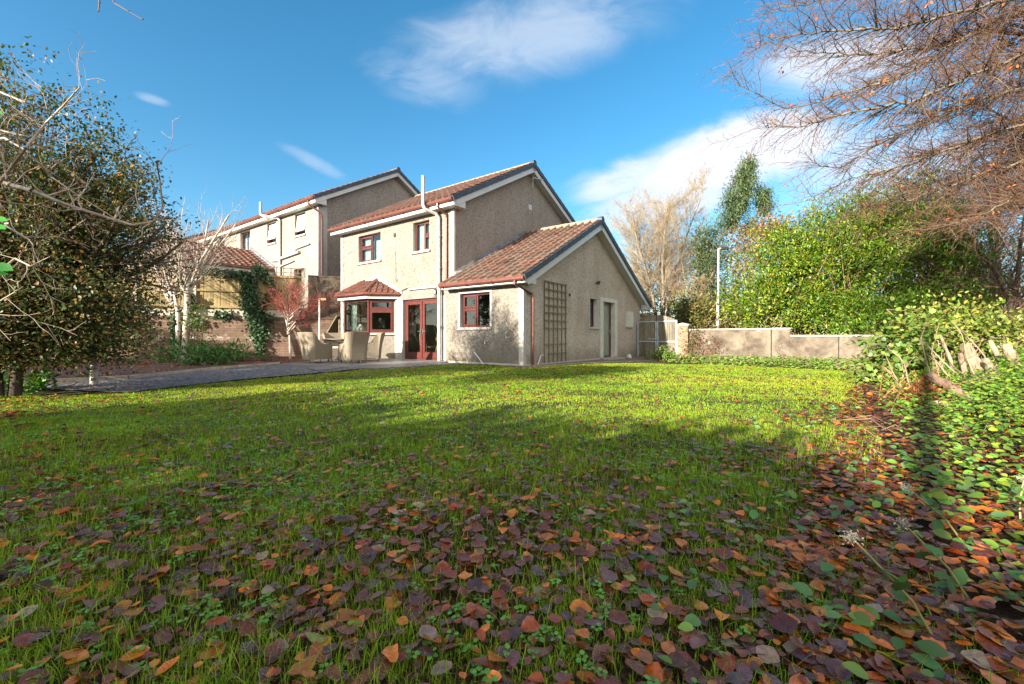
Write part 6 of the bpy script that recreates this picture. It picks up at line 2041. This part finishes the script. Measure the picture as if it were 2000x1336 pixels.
# ground cover strip along the garden wall
belt = np.array([loc2w(1.3, 8.85), loc2w(9.5, 8.8), loc2w(12, 6.0), (8.3, 8.6), (7.0, 9.2), loc2w(8.4, 5.0), loc2w(4.6, 6.4), loc2w(1.9, 7.6)])
X, Y = scatter(g, 30000, lambda X, Y: 60.0 + 0 * X, 7, 19, belt)
ground_cover('ground_cover', 'low green ivy and nettles along the foot of the garden wall', X, Y, .095, .02, .34, lambda g, n: np.where((g.random(n) < .25)[:, None], vary(g, n, (.20, .17, .055), .35), vary(g, n, (.15, .26, .04), .4, .12)), 'oval', .6, 5, 8)
p_ = lw(2.5, 8.5, -.15); leafy('shrub', 'brown-leaved bushy shrub growing against the brick pier', 'shrub', p_, .48, 1.35, 620, .08, .5, (.085, .10, .035), 81, None, zc=.55, dead=.4)
p_ = lw(3.25, 8.4, -.15); leafy('shrub', 'reddish dry shrub on the wall right of the pier', 'shrub', p_, .55, 1.05, 420, .06, .45, (.17, .10, .055), 82, None, zc=.55, dead=.5, dcol=(.22, .10, .06))
p_ = lw(1.35, 8.2, -.17); leafy('shrub', 'bright green bramble mound in front of the gate', 'shrub', p_, .6, .55, 600, .09, .65, (.11, .19, .035), 83)
p_ = lw(5.4, 8.5, -.15); leafy('shrub', 'small dark dry weed standing against the middle of the wall', 'shrub', p_, .3, .85, 150, .05, .4, (.13, .08, .05), 84, None, zc=.55, dead=.5)

# dead flower stems in the near right corner
for i, (px, py, h, lean, lb) in enumerate(((1845, 1290, .30, -.22, 'pale green stem with a fluffy white seed head, nearest in the right corner'), (1905, 1195, .26, -.2, 'stem with a white seed head second from the near corner'), (1890, 1075, .24, -.22, 'stem with withered white flowers at the shade edge'), (1995, 1040, .22, .05, 'small white flower head at the right edge among the ground cover'))):
    p_ = pz(px, py); f = thing('flower_stem', lb, 'flower', p_.tolist(), 0, 'seeding flower stems in the right corner')
    pts = [(0, 0, 0), (lean * .3, .02, h * .45), (lean * .8, .03, h * .85), (lean, .03, h)]
    m = MB(); m.tube(pts, [.004, .0035, .003, .002], 6); m.build('stem', simple('flower_stalk', (.22, .22, .06), .6), f)
    gg = np.random.default_rng(500 + i); n = 120
    P_ = np.array([lean, .03, h]) + gg.normal(size=(n, 3)) * np.array([.010, .009, .008])
    leaf_mesh('seed_head', P_, rand_dirs(gg, n), rand_dirs(gg, n), .008, .5, vary(gg, n, (.42, .38, .33), .3, .05), M['leaf'], f)
    n = 9; tt = gg.random(n)[:, None]
    P_ = np.array([0, 0, 0]) * (1 - tt) + np.array([lean * .8, .03, h * .85]) * tt
    leaf_mesh('leaves', P_, nrm(rand_dirs(gg, n) + [0, 0, .1]), nrm(rand_dirs(gg, n) * .3 + [0, 0, 1.]), .05 + .03 * gg.random(n), .55, vary(gg, n, (.08, .16, .05), .3), M['leaf'], f)

# twig and leaves close to the lens edge
a0 = at(150, -220, 2.6)
t = thing('hanging_twig', 'bare twig tips hanging into the top left of the sky', 'twig')
sg = []
for pl in ([(150, -220), (195, -120), (215, -40), (222, 5), (250, 22), (278, 38)], [(195, -120), (193, -40), (194, 5), (192, 22)]):
    for i in range(len(pl) - 1):
        p0_, p1_ = at(*pl[i], 2.6), at(*pl[i + 1], 2.6)
        sg.append((*p0_, *p1_, .0050 - .0006 * i, .0046 - .0006 * i)); sg.append((*p1_, *(p1_ + np.array([.008, 0, .006])), .005, .0015))
seg_mesh('twig', sg, M['twig'], vary(g, len(sg), (.13, .075, .05), .2), 5, t)
t = thing('leafy_sprig', 'bright green leaves poking in at the very left edge', 'leaves')
P_ = np.array([at(-12, 425, 1.7), at(-14, 440, 1.7), at(-16, 517, 1.6), at(-18, 528, 1.6), at(-22, 215, 1.9)]); n = len(P_)
leaf_mesh('leaves', P_, np.tile(nrm(np.array([.9, .1, -.25])), (n, 1)), np.tile(np.array([-.2, -.7, .6]), (n, 1)), np.array([.05, .05, .075, .06, .06]), .6, vary(g, n, (.04, .22, .03), .1), M['glossy_leaf'], t)
sp_ = [(*at(-120, 560, 1.7), *at(-40, 430, 1.7), .006, .005), (*at(-40, 430, 1.7), *at(-10, 422, 1.7), .005, .003), (*at(-120, 560, 1.7), *at(-16, 520, 1.6), .006, .003), (*at(-40, 430, 1.7), *at(-20, 215, 1.9), .005, .003)]
seg_mesh('stem', sp_, M['twig'], vary(g, len(sp_), (.12, .14, .04), .2), 5, t)


# ------------------------------------------------------------ unseen trees and hedges behind the photographer that shade the garden
PH = np.array([LH[1], -LH[0]])                   # sideways to the light


def ac(a, c):
    p = LH * a + PH * c
    return float(p[0]), float(p[1])


def shade_hedge(label, c0, c1, a0, hfun, seed, per=26):
    g = np.random.default_rng(seed)
    t = thing('hedge', label, 'hedge')  # unseen hedge added to block the low sun; hfun shapes its shade edge
    C = []
    n = int((c1 - c0) * 110)
    for _ in range(n):
        c = c0 + (c1 - c0) * g.random(); h = hfun(c); z = h * (1 - g.random() ** 1.5 * 1.0)
        x, y = ac(a0 + g.normal() * .4, c); C.append((x, y, max(.1, z - .12)))
    C = np.array(C)
    P_, D_, N_ = clumps(g, C, np.tile([0, 0, .6], (len(C), 1)), per, .13, 0)
    leaf_mesh('foliage', P_, D_, N_, .15, .7, vary(g, len(P_), (.05, .09, .025), .3), M['leaf'], t)
    st = []
    for c in np.arange(c0, c1, .7):
        x, y = ac(a0, c); st.append((x, y, -.1, x + g.normal() * .1, y, hfun(c) * .85, .06, .02))
    seg_mesh('stems', st, M['bark_dark'], np.ones((len(st), 3)), 6, t)


HA = -9.0
shade_hedge('evergreen hedge added unseen behind the photographer, its top shaped to shade the near lawn', -7.0, 9.0, HA, lambda c: float(np.interp(c, [-7, -4.75, -2.86, -1.86, -.84, -.36, -.08, .4, 9], [3.3, 3.28, 3.46, 3.64, 3.86, 3.56, 3.3, 3.28, 3.2])) + .06 * math.sin(c * 4.1 + 1), 61)
shade_hedge('taller evergreen hedge added unseen behind and left of the photographer for shade', -22.0, -11.2, HA, lambda c: 4.5 + .2 * math.sin(c * 1.3), 62)
t = thing('shade_tree', 'round-crowned evergreen tree added unseen in the hedge line behind the photographer for shade', 'tree')  # unseen crown added to shade the lawn nearer the house
g = np.random.default_rng(63)
x, y = ac(HA, -6.35)
C, O = crown_centres(g, (x, y, 5.15), (1.2, 1.2, .8), 230, .2, .4)
P_, D_, N_ = clumps(g, C, O, 26, .15, 0)
leaf_mesh('crown', P_, D_, N_, .12, .6, vary(g, len(P_), (.05, .09, .025), .3), M['leaf'], t)
seg_mesh('trunk', [(x, y, -.1, x, y, 4.8, .09, .06)], M['bark_dark'], np.ones((1, 3)), 8, t)
# slim tree in line with the sun, its trunk shadow runs up the right bank
t = thing('slim_tree', 'slim bare tree standing behind the photographer', 'tree')
x, y = ac(-6.5, .02)
seg_mesh('trunk', [(x, y, -.1, x, y, 3.0, .085, .08), (x, y, 3.0, x + .05, y, 6.0, .08, .05)], M['bark_dark'], np.ones((2, 3)), 8, t)
